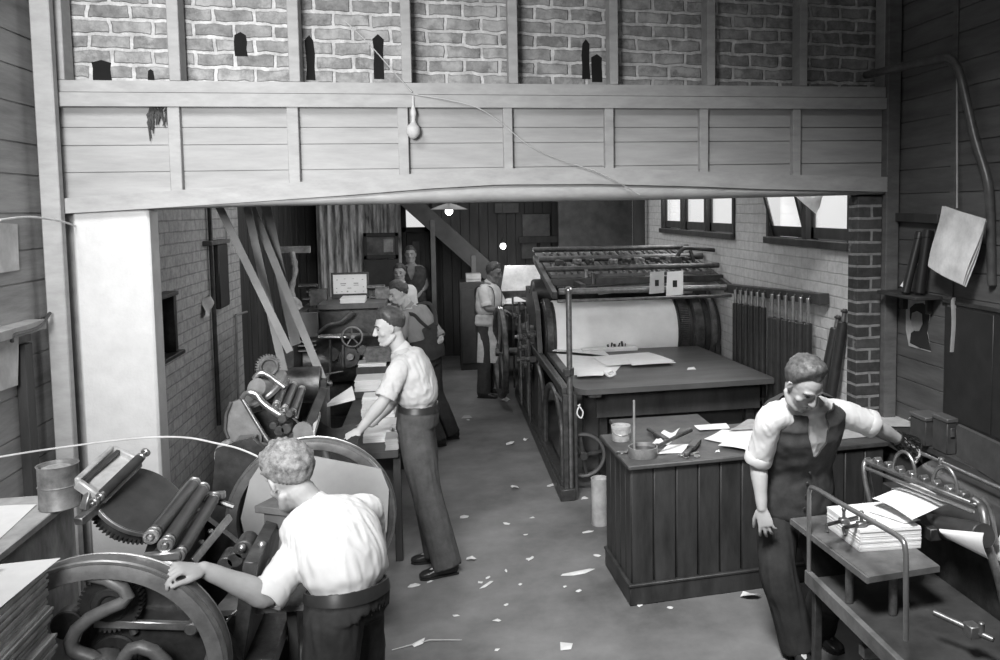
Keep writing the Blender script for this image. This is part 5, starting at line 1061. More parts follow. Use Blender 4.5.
# patched boards and a dark partition right of the stair
for i, (x0, x1, y0, y1, g_) in enumerate(((495, 519, 203, 213, .1), (523, 550, 214, 238, .13), (522, 537, 242, 259, .1), (541, 551, 242, 262, .09))):
    a, b_ = ony(x0, y1, 13.7), ony(x1, y0, 13.7); m_ = MB(); m_.bb(a.x, b_.x, 13.74, 13.78, a.z, b_.z); m_.build('wall_panel', gm('grey_patch%d' % i, g_, .7, 0, .4, 5), label=('pale board patch on the rear wall highest, left of the dark beam', 'grey patched board on the rear wall, largest of the rear patches', 'grey pane-like patch on the rear wall just above the far press sheet', 'narrow grey patch on the rear wall beside the pane-like one')[i], cat='board', group='rear wall patches')
m_ = MB(); a, b_ = ony(522, 242, 13.65), ony(552, 238, 13.65); m_.bb(a.x - .05, b_.x + .1, 13.66, 13.72, a.z - .02, b_.z + .03); m_.build('rear_shelf', dark_wood, label='dark shelf strip between the grey rear wall patches', cat='shelf')
m_ = MB(); a, b_ = ony(560, 300, 12.6), ony(634, 300, 12.6); m_.bb(a.x, b_.x, 12.6, 12.7, 0, 3.5); struct(m_, 'wall_partition', gm('partition_grey', .085, .7, 0, .4, 4))
for i, (px, w_, mt_) in enumerate(((640, 12, 'd'), (652, 6.5, 'p'), (661, 8, 'd'))):
    a = ony(px, 300, 11.6); hw = w_ / 72 / 2; m_ = MB(); m_.bb(a.x - hw, a.x + hw, 11.6, 11.68, 0, 3.5); struct(m_, 'trim_%d' % (60 + i), dark_wood if mt_ == 'd' else gm('post_pale', .2, .7))
# lamps
for i, (px, py, yy, lab) in enumerate(((449, 211, 9.8, 'lit bulb under a flat enamel shade, upper of the two rear lamps'), (503, 246, 12.2, 'bare lit bulb hanging lower over the aproned man'))):
    c_ = ony(px, py, yy); lp = thing('pendant_lamp', c_, lab, 'lamp', 'rear pendant lamps')
    MB().ball(c_, .045, 14).build('bulb', emit_mat('lit_bulb', 5), lp)
    MB().cyl(c_ + V((0, 0, .04)), c_ + V((0, 0, .11)), .02, 12).build('socket', iron, lp)
    MB().tube([c_ + V((0, 0, .1)), (c_.x, c_.y, 3.5)], .005, 6).build('cord', iron, lp)
    if i == 0:
        m_ = MB(); m_.lathe([(.02, .09), (.12, .06), (.21, .02), (.212, .015), (.12, .05), (.02, .08)], c_, (0, 0, 1), 32, True); m_.build('lamp_shade', gm('enamel', .12, .3), lp)
    lamp('lamp_light', 'POINT', c_ + V((0, -.02, -.08)), 14, .05)
# white bulb-like plumb bag hanging on the spandrel
m_ = MB(); p0, p1, p2 = ony(413, 96, YB - .02), ony(413.5, 118, YB - .02), ony(413, 139, YB - .02); m_.tube(smooth([p0, p0.lerp(p1, .6), p1, p1.lerp(p2, .35), p1.lerp(p2, .7), p2 ], 4), [.006] * 3 + [.008, .014, .018, .018, .014, .012, .012, .014, .02, .03, .038, .042, .043, .042, .038, .03, .02, .008], 12)
m_.build('hanging_bag', gm('pale_bag', .5, .8, 0, .2, 15), label='little pale bag hanging on the boarded beam right of the third stud', cat='bag')
m_ = MB(); m_.tube(smooth([ony(344, 20, YB - .0), ony(370, 45, YB - .0), ony(392, 70, YB - .01), ony(412, 92, YB - .02)], 5), .0035, 6); m_.tube(smooth([ony(412, 94, YB - .02), ony(470, 105, YB - .03), ony(500, 122, YB - .04), ony(528, 145, YB - .045), ony(560, 160, YB - .05), ony(600, 173, YB - .05), ony(640, 195, YB - .05)], 5), .0035, 6); m_.build('beam_wire', gm('pale_cord', .4), label='thin pale wire sagging across the boarded beam', cat='wire')
m_ = MB(); m_.tube(smooth([ony(0, 220, 4.6), ony(30, 217, 4.9), ony(60, 221, 5.2), ony(75, 226, 5.4)], 5), .006, 6); m_.build('wall_cable', gm('pale_cable', .6), label='pale cable looping along the left wall to the pier top', cat='cable')
m_ = MB(); m_.tube(smooth([onx(-12, 459, XL), ony(30, 452, 4.7), ony(76, 445.5, 4.65), ony(120, 440, 4.6), ony(160, 437, 4.55), ony(190, 438, 4.5), ony(215, 443, 4.45), ony(240, 449, 4.44), ony(265, 461, 4.43), ony(285, 480, 4.445)], 6), .005, 6); m_.build('arching_rope', gm('pale_cable', .6), label='pale cord arching from the left wall past the pier to the octagonal guard board', cat='cord')
# cobweb-dark grime tuft below the first stud
m_ = MB()
for i in range(26):
    x = 150 + rnd.random() * 22; p = ony(x, 107 + rnd.random() * 2, YB + .045); q_ = ony(x + rnd.uniform(-5, 5), 113 + rnd.random() * (30 if abs(x - 152) < 3 else 14), YB + .035); m_.tube([p, p.lerp(q_, .5) + V((rnd.uniform(-.02, .02), -.01, 0)), q_], [.006, .007, .002], 5)
m_.build('cobweb', gm('cobweb_soot', .06, .95), label='dark sooty cobweb under the plate at the first stud', cat='cobweb', kind='stuff')
# ============================================================ LITTER ON THE FLOOR
def scrap(px, py, w, d, rz, lab, n=6, mt_=None, amp=.012):
    c_ = onz(px, py, 0); R_ = Matrix.Rotation(rz, 3, 'Z'); m_ = MB()
    pts = []
    for k_ in range(n):
        a = 2 * PI * (k_ + rnd.uniform(-.25, .25)) / n; pts.append(R_ @ V((math.cos(a) * w / 2 * rnd.uniform(.75, 1.1), math.sin(a) * d / 2 * rnd.uniform(.75, 1.1), 0)))
    top = [c_ + p + V((0, 0, .003 + amp * rnd.random())) for p in pts]; cc = c_ + V((0, 0, .004 + amp * .6))
    vs_ = top + [cc] + [p - V((0, 0, .0015)) for p in top] + [cc - V((0, 0, .0015))]
    fs = [(k_, (k_ + 1) % n, n) for k_ in range(n)] + [(n + 1 + (k_ + 1) % n, n + 1 + k_, 2 * n + 1) for k_ in range(n)] + [(k_, n + 1 + k_, n + 1 + (k_ + 1) % n, (k_ + 1) % n) for k_ in range(n)]
    m_.add(vs_, fs); lo = min(p.z for p in m_.v); m_.v = [p - V((0, 0, lo - .0006)) for p in m_.v]
    m_.build('paper_scrap', mt_ or gm('floor_paper', .6, .85), label=lab, cat='scrap', group='paper litter on the floor', ang=20)
LIT = [(515, 489, .09, .07, .3, 'crumpled white scrap on open floor left of the press foot', 7, .03), (553, 485, .17, .06, .5, 'ragged white strip close to the press corner post'), (578, 573, .3, .06, .25, 'long torn white strip nearest the counter corner'), (566, 647, .11, .11, .7, 'square white scrap nearest the camera at bottom centre', 4),
       (471, 560, .06, .08, 1.2, 'white scrap beside the middle man\'s shoe toe', 6, .02), (531, 559, .03, .1, -.6, 'short white strip on the floor in front of the counter\'s left', 5), (487, 585, .14, .03, .8, 'curved thin white strip right of the shoe'), (450, 570, .05, .06, .2, 'small pale scrap below the middle man\'s shoe'),
       (497, 621, .05, .045, .1, 'small white square scrap on lower centre floor', 4), (497, 650, .04, .03, .4, 'tiny white chip at the bottom edge of the floor', 4), (418, 644, .09, .05, .7, 'white folded scrap by the thin stick at the bottom', 5, .02), (456, 616, .05, .03, -.5, 'tiny grey chip left of the lower white square', 4), (430, 582, .05, .03, .4, 'small chip left of the shoe scrap', 5), (414, 586, .1, .05, .2, 'faint grey scrap below the middle man\'s trousers', 6),
       (480, 583, .04, .04, .3, 'tiny pale chip above the curved strip'), (488, 578, .05, .03, .9, 'tiny pale chip on the curved strip\'s upper right'), (506, 571, .02, .06, .1, 'thin upright-looking sliver on the centre floor'), (507, 524, .07, .035, -.5, 'small leaf-like scrap mid floor'), (532, 518, .05, .03, .4, 'tiny white chip mid floor, right of the leaf-like scrap'), (526, 535, .04, .025, .2, 'tiny white chip just below mid floor'),
       (529, 559, .05, .03, .3, 'pale chip touching the short strip'), (579, 591, .05, .03, .2, 'small grey chip left of the counter plinth'), (510, 444, .1, .09, .5, 'crumpled white ball deep in the aisle', 7, .04), (526, 440, .06, .05, .2, 'small white crumple right of the aisle ball', 6, .03), (541, 434, .1, .08, .6, 'white crumple against the press floor rail', 7, .04), (505, 401, .16, .1, .5, 'largest white crumple under the far wheel', 7, .06), (546, 431, .06, .05, .1, 'second white crumple at the rail', 6, .03),
       (464, 517, .09, .07, .4, 'dim grey scrap in the shade near the middle man\'s heel'), (466, 417, .2, .2, .6, 'flat grey square lying alone in the dark aisle', 4), (468, 302 + 118, .05, .04, 0, 'dim chip beside the flat grey square'), (585, 499, .08, .05, .4, 'white crumple between the press foot and the pale tin', 6, .03), (588, 532, .1, .04, .2, 'dim scrap below the pale tin', 5),
       (750, 598, .1, .13, .9, 'folded white paper by the vest man\'s leg on the floor', 6, .05), (795, 593, .07, .035, -.4, 'small white scrap behind the vest man\'s leg'), (670, 608, .05, .03, .1, 'grey chip before the counter plinth'), (640, 606, .05, .03, .3, 'pale chip at the counter\'s front corner'), (597, 556, .05, .06, .8, 'small pale scrap beside the counter\'s rear corner'), (520, 585, .03, .03, .1, 'speck of paper on the centre floor'), (506, 605, .035, .03, .5, 'pale fleck above the lower white square'), (565, 587, .03, .02, .2, 'fleck below the long torn strip')]
for t in LIT: scrap(t[0], t[1], t[2], t[3], t[4], t[5], t[6] if len(t) > 6 else 6, None if t[1] != 417 else gm('floor_grey_paper', .3), t[7] if len(t) > 7 else .006)
m_ = MB(); m_.tube([onz(392, 650, .004), onz(430, 640, .008), onz(462, 640, .004)], [.003, .005, .003], 6); m_.build('thin_stick', gm('pale_stick', .4), label='thin pale stick lying on the floor at bottom left of the aisle', cat='stick')
# ============================================================ PEOPLE
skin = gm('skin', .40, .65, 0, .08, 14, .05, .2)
skin_dim = gm('skin_in_shade', .3, .5, 0, .08, 14, .05, .35)  # shade of the rear put into a darker skin colour
eye_m = gm('eye_dark', .03, .3); brow_m = gm('brow', .06, .8)
def baked(mb, voxel, sm_it, mat, disp=None, sm_f=.5):
    """voxel-remeshed, smoothed copy of a builder as world-space mesh data"""
    me = bpy.data.meshes.new('tmp'); me.from_pydata([tuple(p) for p in mb.v], [], mb.f); me.validate()
    bm = bmesh.new(); bm.from_mesh(me); bmesh.ops.recalc_face_normals(bm, faces=bm.faces); bm.to_mesh(me); bm.free()
    o = bpy.data.objects.new('tmp', me); COL.objects.link(o)
    r = o.modifiers.new('r', 'REMESH'); r.mode = 'VOXEL'; r.voxel_size = voxel
    if sm_it: s_ = o.modifiers.new('s', 'SMOOTH'); s_.factor = sm_f; s_.iterations = sm_it
    dg = bpy.context.evaluated_depsgraph_get(); dg.update()
    nm = bpy.data.meshes.new_from_object(o.evaluated_get(dg)); bpy.data.objects.remove(o); bpy.data.meshes.remove(me)
    if disp:
        n = len(nm.vertices); nr = [v.normal.copy() for v in nm.vertices]
        for v, q in zip(nm.vertices, nr):
            v.co = v.co + q * disp(v.co.copy(), q)
    nm.materials.clear(); nm.materials.append(mat); nm.polygons.foreach_set('use_smooth', [True] * len(nm.polygons))
    return nm
def link_mesh(nm, name, parent=None, loc=None):
    if parent is None:
        nm.transform(Matrix.Translation(-V(loc))); o = bpy.data.objects.new(name, nm); o.location = loc; WM[o.name] = Matrix.Translation(V(loc))
    else:
        nm.transform(WM[parent.name].inverted()); o = bpy.data.objects.new(name, nm); o.parent = parent; WM[o.name] = WM[parent.name]
    nm.name = name; COL.objects.link(o); return o
def limb(mb, pts, rs, n=16, k=5, sq=None, flat0=False, flat1=False):
    P = [V(p) for p in pts]; pp = smooth(P, k); m_ = len(pp); rr = []
    for i in range(m_):
        t = i / (m_ - 1) * (len(P) - 1); a = min(int(t), len(P) - 2); f = t - a; f = f * f * (3 - 2 * f); rr.append(rs[a] * (1 - f) + rs[a + 1] * f)
    d0 = (pp[0] - pp[1]).normalized(); d1 = (pp[-1] - pp[-2]).normalized()
    if not flat0:
        pp = [pp[0] + d0 * rr[0] * x for x in (.95, .75, .4)] + pp; rr = [rr[0] * x for x in (.25, .62, .9)] + rr
    if not flat1:
        e = pp[-1]; q = rr[-1]; pp = pp + [e + d1 * q * x for x in (.4, .75, .95)]; rr = rr + [q * x for x in (.9, .62, .25)]
    mb.tube(pp, rr, n, sq=sq); return mb
class Torso:
    def __init__(s, P, N, latP, latN, bend=V((0, 0, 0)), k=1., belly=0.):
        # control: t, a (half width), bf, bb (front/back half depth)
        s.tab = [(-.12, .125, .085, .09), (0., .168, .105, .125), (.14, .165, .105, .12), (.34, .146, .098 + belly, .098), (.55, .16, .118 + belly * .5, .105), (.75, .18, .122, .115), (.9, .175, .095, .105), (1., .1, .06, .07), (1.08, .055, .055, .055)]
        s.P, s.N, s.lp, s.ln, s.bend, s.k = V(P), V(N), V(latP).normalized(), V(latN).normalized(), V(bend), k
    def par(s, t):
        T = s.tab
        for a, b in zip(T, T[1:]):
            if t <= b[0]: f = max(0, (t - a[0]) / (b[0] - a[0])); f = f * f * (3 - 2 * f); return [(x + (y - x) * f) * s.k for x, y in zip(a[1:], b[1:])]
        return [x * s.k for x in T[-1][1:]]
    def cen(s, t): return s.P.lerp(s.N, t) + s.bend * math.sin(PI * max(0, min(1, t)))
    def frame(s, t):
        ax = (s.cen(t + .03) - s.cen(t - .03)).normalized(); l = s.lp.lerp(s.ln, max(0, min(1, t))); l = (l - ax * l.dot(ax)).normalized(); f = ax.cross(l)   # forward = up x right
        return l, f, ax
    def pt(s, t, an, off=0.):
        """an = 0 to the front, +pi/2 to the person's right"""
        a, bf, bb = s.par(t); l, f, ax = s.frame(t); c, q = math.cos(an), math.sin(an); b = bf if c > 0 else bb
        ex = .88; cs = math.copysign(abs(c) ** ex, c); sn = math.copysign(abs(q) ** ex, q)
        return s.cen(t) + f * cs * (b + off) + l * sn * (a + off)
    def solid(s, mb, off=0., t0=-.12, t1=1.08, n=28, m_=22):
        vs = []; 
        for i in range(m_ + 1):
            t = t0 + (t1 - t0) * i / m_; of_ = off(t) if callable(off) else off
            for j in range(n): vs.append(s.pt(t, 2 * PI * j / n, of_))
        fs = [(i * n + j, i * n + (j + 1) % n, (i + 1) * n + (j + 1) % n, (i + 1) * n + j) for i in range(m_) for j in range(n)] + [tuple(range(n))[::-1], tuple(m_ * n + j for j in range(n))]
        mb.add(vs, fs)
    def wrap(s, keep, off, th, t0, t1, n=72, m_=40, fn=None):
        """garment panel on the torso where keep(angle, t); has thickness"""
        mb = MB(); idx = {}; vs = []; fs = []; soft = {}
        def vid(i, j, l):
            j %= n
            if (i, j, l) not in idx:
                i2, j2 = soft.get((i, j), (i, j)); t = t0 + (t1 - t0) * i2 / m_; an = 2 * PI * j2 / n; o_ = off + (th if l else 0) + (fn(an, t) if fn else 0)
                idx[(i, j, l)] = len(vs); vs.append(s.pt(t, an, o_))
            return idx[(i, j, l)]
        cell = {(i, j) for i in range(m_) for j in range(n) if keep(((2 * PI * (j + .5) / n + PI) % (2 * PI)) - PI, t0 + (t1 - t0) * (i + .5) / m_)}
        nb = {}
        for (i, j) in cell:
            for (di, dj), e0, e1 in (((-1, 0), (i, j), (i, j + 1)), ((0, 1), (i, j + 1), (i + 1, j + 1)), ((1, 0), (i + 1, j + 1), (i + 1, j)), ((0, -1), (i + 1, j), (i, j))):
                if ((i + di), (j + dj) % n) not in cell:
                    a_, b_ = (e0[0], e0[1] % n), (e1[0], e1[1] % n); nb.setdefault(a_, []).append(b_); nb.setdefault(b_, []).append(a_)
        soft.update({q: q for q in nb})
        for it in range(8):
            new = {}
            for q, l_ in nb.items():
                x = [soft[z] for z in l_]; a0, b0 = soft[q]
                dj = [((z[1] - b0 + n / 2) % n) - n / 2 for z in x]
                new[q] = (a0 * .5 + .5 * sum(z[0] for z in x) / len(x), b0 + .5 * sum(dj) / len(dj))
            soft.update(new)
        for (i, j) in cell:
            q = [(i, j), (i, j + 1), (i + 1, j + 1), (i + 1, j)]
            fs.append([vid(a, b, 1) for a, b in q]); fs.append([vid(a, b, 0) for a, b in q][::-1])
            for (di, dj), (e0, e1) in (((-1, 0), (q[0], q[1])), ((0, 1), (q[1], q[2])), ((1, 0), (q[2], q[3])), ((0, -1), (q[3], q[0]))):
                if ((i + di), (j + dj) % n) not in cell: fs.append([vid(*e0, 0), vid(*e1, 0), vid(*e1, 1), vid(*e0, 1)])
        mb.add(vs, fs); return mb
def head_shape(mb, M, k=1.):
    """M maps head space (x right, y forward, z up, origin mid-head) to the world"""
    def E(c, r, n=20, cut=None):
        t = MB(); t.ball((0, 0, 0), 1, n); mb.add([M @ (k * V((c[0] + p.x * r[0], c[1] + p.y * r[1], c[2] + p.z * r[2]))) for p in t.v], t.f)
    E((0, -.012, .03), (.077, .098, .088), 26); E((0, .012, .0), (.07, .078, .07))
    secs = [(.045, .064, .082), (.02, .067, .083), (-.01, .066, .084), (-.04, .061, .084), (-.065, .054, .083), (-.09, .042, .082), (-.108, .028, .078), (-.116, .015, .07)]
    vs = []; n = 20
    for z, a, f in secs:
        for j in range(n):
            an = 2 * PI * j / n; c, q = math.cos(an), math.sin(an); y = (f - .01) * math.copysign(abs(c) ** .75, c) if c > 0 else .045 * c
            vs.append(M @ (k * V((a * math.copysign(abs(q) ** .85, q), y + .01, z))))
    L_ = len(secs); mb.add(vs, [(i * n + j, i * n + (j + 1) % n, (i + 1) * n + (j + 1) % n, (i + 1) * n + j) for i in range(L_ - 1) for j in range(n)] + [tuple(range(n))[::-1], tuple((L_ - 1) * n + j for j in range(n))])
    def T(pts, rs, n=10, sq=None): limb(mb, [M @ (k * V(p)) for p in pts], [r * k for r in rs], n, 3, sq)
    T([(0, .08, .028), (0, .094, .006), (0, .108, -.02)], [.009, .011, .0135]); 
    for s_ in (-1, 1):
        E((s_ * .0115, .098, -.026), (.008, .011, .008), 10)                         # nostril wing
        T([(s_ * .05, .067, .03), (s_ * .028, .079, .034), (s_ * .008, .083, .028)], [.008, .0095, .008])   # brow ridge
        E((s_ * .044, .055, -.024), (.022, .021, .022), 12)                           # cheekbone
        T([(s_ * .074, .004, .026), (s_ * .082, -.008, .02), (s_ * .083, -.014, .0), (s_ * .079, -.006, -.02), (s_ * .074, .002, -.03)], [.006, .008, .008, .007, .005], 8)
        E((s_ * .077, -.004, .0), (.006, .013, .026), 10)
        T([(s_ * .06, -.01, -.055), (s_ * .05, .03, -.088), (s_ * .02, .062, -.104)], [.016, .016, .015])   # jaw line
    T([(-.023, .079, -.058), (0, .087, -.055), (.023, .079, -.058)], [.005, .0065, .005]); T([(-.02, .079, -.07), (0, .087, -.071), (.02, .079, -.07)], [.005, .0075, .005])
    E((0, .075, -.098), (.02, .017, .014), 12)
def hair_mesh(M, k, seed, top=.018, back=-.045, front=.08, wave=.006, freq=34, curl=0., side=-.008):
    mb = MB(); n, m_ = 44, 30; vs = []
    for i in range(m_ + 1):
        ph = PI * i / m_
        for j in range(n):
            an = 2 * PI * j / n; d = V((math.sin(ph) * math.sin(an), math.sin(ph) * math.cos(an), math.cos(ph)))
            base = V((d.x * .079, d.y * .101 - .012, d.z * .09 + .03))
            # hairline: high at the brow, in front of the ears, low at the nape
            fy = d.y; line = front if fy > .55 else (front - (.55 - fy) * .16 if fy > .1 else (-.004 if fy > -.25 else -.004 + (back + .004) * min(1, (-.25 - fy) / .4)))
            if .1 < fy <= .55: line = front + (side + .008 - front) * (1 - (fy - .1) / .45) ** 1.3
            if fy <= .1: line = side if fy > -.2 else side + (back - side) * min(1, (-.2 - fy) / .45)
            w_ = max(0, min(1, (base.z - line) / .012 + .5)); g_ = max(0, min(1, (base.z - line) / .06)); g_ = g_ * g_ * (3 - 2 * g_); th = .0025 + (.003 + top * max(0, d.z + .3) * (1 + .3 * d.y)) * g_
            p = base + d * (th * w_ - .022 * (1 - w_))
            q = p * freq + V((seed, 0, 0)); p += d * w_ * g_ * (wave * noise.noise(q) + wave * .8 * noise.noise(V((p.x * freq * 2.2, p.y * freq * .7, p.z * freq * 1.6 + seed))) + curl * abs(noise.noise(q * 1.7)))
            vs.append(M @ (k * p))
    mb.add(vs, [(i * n + j, i * n + (j + 1) % n, (i + 1) * n + (j + 1) % n, (i + 1) * n + j) for i in range(m_) for j in range(n)]); return mb
def hand(mb, W, d, pal, right, curl=(25, 30, 20), spread=6, k=1., thumb=(35, 20)):
    """W wrist, d finger direction, pal the way the palm faces; right hand if right"""
    W = V(W); d = V(d).normalized(); pal = V(pal); pal = (pal - d * pal.dot(d)).normalized()
    sd = d.cross(pal); sd = -sd if right else sd             # towards the thumb
    def P(a, b, c): return W + (d * a + sd * b + pal * c) * k
    vs = []; n = 14
    for a, hw, ht, of in ((-.012, .025, .019, 0), (.012, .029, .018, .001), (.04, .038, .0165, .002), (.07, .041, .0145, 0), (.09, .039, .012, -.001), (.097, .034, .008, -.002)):
        for j in range(n):
            an = 2 * PI * j / n; vs.append(P(a, hw * math.cos(an) + of, ht * math.sin(an)))
    mb.add(vs, [(i * n + j, i * n + (j + 1) % n, (i + 1) * n + (j + 1) % n, (i + 1) * n + j) for i in range(5) for j in range(n)] + [tuple(range(n))[::-1], tuple(5 * n + j for j in range(n))])
    for i, (b, L_, r_, st) in enumerate(((.0305, .070, .0088, .088), (.0102, .079, .009, .092), (-.0102, .073, .0086, .089), (-.0295, .056, .0076, .082))):
        a = V((0, 0)); p = P(st - .012, b, 0); pts = [p, P(st, b, 0)]; ang = 0; sp = math.radians((1.5 - i) * spread)
        for seg, c_ in zip((.46, .3, .24), curl):
            ang += math.radians(c_ * (1 + .12 * (i - 1))); v_ = (d * math.cos(ang) + pal * math.sin(ang)); v_ = v_ * math.cos(sp) + sd * math.sin(sp) * math.cos(ang * .6)
            pts.append(pts[-1] + v_ * L_ * seg * k)
        limb(mb, pts, [r_ * k, r_ * 1.05 * k, r_ * k, r_ * .92 * k, r_ * .78 * k], 10, 3)
    t0 = P(.018, .026, .006); a1 = math.radians(thumb[0]); v1 = d * math.cos(a1) + sd * math.sin(a1) + pal * .25; v1.normalize(); t1 = t0 + v1 * .042 * k
    a2 = math.radians(thumb[1]); v2 = (d * math.cos(a2) + sd * math.sin(a2) + pal * .3).normalized(); t2 = t1 + v2 * .033 * k; t3 = t2 + (v2 + pal * .2).normalized() * .026 * k
    limb(mb, [t0, t1, t2, t3], [.014 * k, .0115 * k, .0098 * k, .0078 * k], 10, 3)
def headM(c, face, up):
    f = V(face).normalized(); u = V(up); u = (u - f * u.dot(f)).normalized(); r = f.cross(u)
    return Matrix((( r.x, f.x, u.x, c[0]), (r.y, f.y, u.y, c[1]), (r.z, f.z, u.z, c[2]), (0, 0, 0, 1)))
def folds(amp, f, stretch=(1, 1, .45), seed=0.):
    def fn(p, nr):
        q = V((p.x * stretch[0], p.y * stretch[1], p.z * stretch[2])) * f + V((seed, seed * 2, 0)); w_ = noise.noise_vector(q * .5) * .8
        a = noise.noise(q * .7 + w_); b = (1 - abs(noise.noise(q * 1.5 + V((q.z, q.x, q.y)) * .35 + w_ * 1.2)) * 2.4)
        c2 = 1 - abs(noise.noise(V((q.x * 2.1 + q.z * .9, q.y * 2.1 - q.z * .7, q.z * .8)) + w_ * .6)) * 2
        return amp * (.28 * a + .16 * max(b, -.2) + .34 * max(c2, -.3))
    return fn
cloth_white = lambda: gm('white_shirting', .6, .9, 0, .06, 9, .15, .1)
def person(label, J, cl, voxel=.0055, k=1., group=None):
    """J joints (world), cl clothing choices"""
    P, N, H = V(J['pelvis']), V(J['neck']), V(J['head']); shR, shL = V(J['shR']), V(J['shL']); hipd = V(J.get('hip_lat', shR - shL)).normalized()
    T = Torso(P, N, hipd, shR - shL, J.get('bend', V((0, 0, 0))), k, J.get('belly', 0))
    sk = cl.get('skin', skin)
    HM = headM(H, J['face'], J.get('hup', (0, 0, 1))); hk = cl.get('hk', 1.) * k
    hip = {s_: P + hipd * (.088 * k * sg) + V((0, 0, -.03)) for s_, sg in (('R', 1), ('L', -1))}
    fwd = T.frame(.1)[1]; leg = {}
    for s_ in 'RL':
        an = V(J['ank' + s_]); kn = J.get('knee' + s_)
        if kn is None:
            mid = hip[s_].lerp(an, .5); L_ = (hip[s_] - an).length; full = .84 * k; bow = math.sqrt(max(.0004, (full / 2) ** 2 - (L_ / 2) ** 2)) if L_ < full else .02; kn = mid + V((fwd.x, fwd.y, 0)).normalized() * min(bow, .22)
        leg[s_] = (hip[s_], V(kn), an, V(J['toe' + s_]).normalized())
    arms = {s_: (V(J['sh' + s_]), V(J['el' + s_]), V(J['wr' + s_])) for s_ in 'RL'}
    # ---- the body
    b = MB(); T.solid(b, 0.); head_shape(b, HM, hk)
    limb(b, [N - T.frame(.95)[2] * .03, N + (H - N) * .35, HM @ V((0, -.022, -.05))], [.064 * k, .057 * k, .057 * k])
    for s_ in 'RL':
        a, e, w_ = arms[s_]; c_ = T.cen(.9)
        limb(b, [c_.lerp(a, .55), a, a.lerp(e, .45), e, e.lerp(w_, .3), e.lerp(w_, .75), w_], [.07 * k, .062 * k, .05 * k, .041 * k, .045 * k, .033 * k, .027 * k])
        hd = J.get('hand' + s_, {}); dd = hd.get('d', (w_ - e)); hand(b, w_, dd, hd.get('pal', (0, 0, -1)), s_ == 'R', hd.get('curl', (22, 28, 20)), hd.get('spread', 6), k * 1.02, hd.get('thumb', (38, 22)))
        h_, kn, an, td = leg[s_]
        limb(b, [h_ + V((0, 0, .04)), h_.lerp(kn, .35), kn, kn.lerp(an, .3), kn.lerp(an, .8), an], [.09 * k, .08 * k, .056 * k, .056 * k, .038 * k, .036 * k])
        limb(b, [an + V((0, 0, -.03)) - td * .03, an + V((0, 0, -.045)) + td * .06, an + V((0, 0, -.058)) + td * .13], [.034 * k, .034 * k, .022 * k])
    nm = baked(b, voxel, 2, sk); lo = min(v.co.z for v in nm.vertices); fc = (leg['R'][2] + leg['L'][2]) / 2
    body = link_mesh(nm, 'person', None, V((fc.x, fc.y, lo))); body['label'] = label; body['category'] = 'person'
    if group: body['group'] = group
    # ---- face marks and hair
    for s_ in (-1, 1):
        m_ = MB(); c_ = HM @ (hk * V((s_ * .031, .0765, .011))); m_.ball((0, 0, 0), 1, 12); m_.v = [HM @ (hk * V((s_ * .031 + p.x * .0135, .0785 + p.y * .006, .011 + p.z * .0065))) for p in m_.v]; m_.build('eye', eye_m, body)
        m_ = MB(); m_.tube([HM @ (hk * V(q)) for q in ((s_ * .052, .073, .031), (s_ * .033, .0865, .039), (s_ * .013, .0905, .034))], [.003 * hk, .0045 * hk, .004 * hk], 8); m_.build('eyebrow', cl.get('hair_mat', brow_m), body)
    m_ = MB(); m_.tube([HM @ (hk * V(q)) for q in ((-.021, .0825, -.0635), (0, .0925, -.063), (.021, .0825, -.0635))], [.0018, .0024, .0018], 6); m_.build('mouth', gm('lip_line', .12, .5), body)
    hm = hair_mesh(HM, hk, cl.get('seed', 1), **cl.get('hair', {})); hm.build('hair', cl['hair_mat'], body, ang=75)
    vx = max(voxel * 1.5, .008)
    def cloth(mb, name, mat, amp, f, seed, v=vx, it=2, st=(1, 1, .7)):
        nm_ = baked(mb, v, it, mat, folds(amp, f, st, seed)); return link_mesh(nm_, name, body)
    # ---- trousers
    tm = cl['trousers']; m_ = MB(); T.solid(m_, .027 * k, -.17, cl.get('rise', .2) + .035, 28, 8)
    for s_ in 'RL':
        h_, kn, an, td = leg[s_]; hem = an + V((0, 0, -.034)); tw = cl.get('tw', 1.)
        limb(m_, [h_ + V((0, 0, .05)), h_.lerp(kn, .4), kn, kn.lerp(an, .5), hem], [.108 * k, .1 * k * tw, .088 * k * tw, .084 * k * tw, .085 * k * tw], 18, 6, flat1=True)
    tr = cloth(m_, 'trousers', tm, .013, 9, cl.get('seed', 1) + 3.1, st=(1.3, 1.3, .35))
    # ---- shoes
    for s_ in 'RL':
        h_, kn, an, td = leg[s_]; td = V((td.x, td.y, 0)).normalized(); sdv = V((td.y, -td.x, 0)); m_ = MB(); z0 = an.z - .085 * k; vs = []; n = 16
        secs = [(-.075, .028, .03, .07), (-.06, .034, .0, .085), (-.02, .036, .0, .1), (.03, .036, .0, .09), (.08, .042, .0, .065), (.13, .046, .0, .05), (.165, .04, .004, .042), (.188, .022, .01, .032)]
        for x_, hw, zl, zh in secs:
            for j in range(n):
                q = 2 * PI * j / n; c2, s2 = math.cos(q), math.sin(q); zz = (zl + zh) / 2 + (zh - zl) / 2 * math.copysign(abs(s2) ** .6, s2)
                vs.append(V((an.x, an.y, z0)) + td * x_ * k + sdv * hw * k * math.copysign(abs(c2) ** .75, c2) + V((0, 0, zz * k)))
        m_.add(vs, [(i * n + j, i * n + (j + 1) % n, (i + 1) * n + (j + 1) % n, (i + 1) * n + j) for i in range(7) for j in range(n)] + [tuple(range(n))[::-1], tuple(7 * n + j for j in range(n))])
        sh_ = m_.build('shoe', leather, body, ang=60)
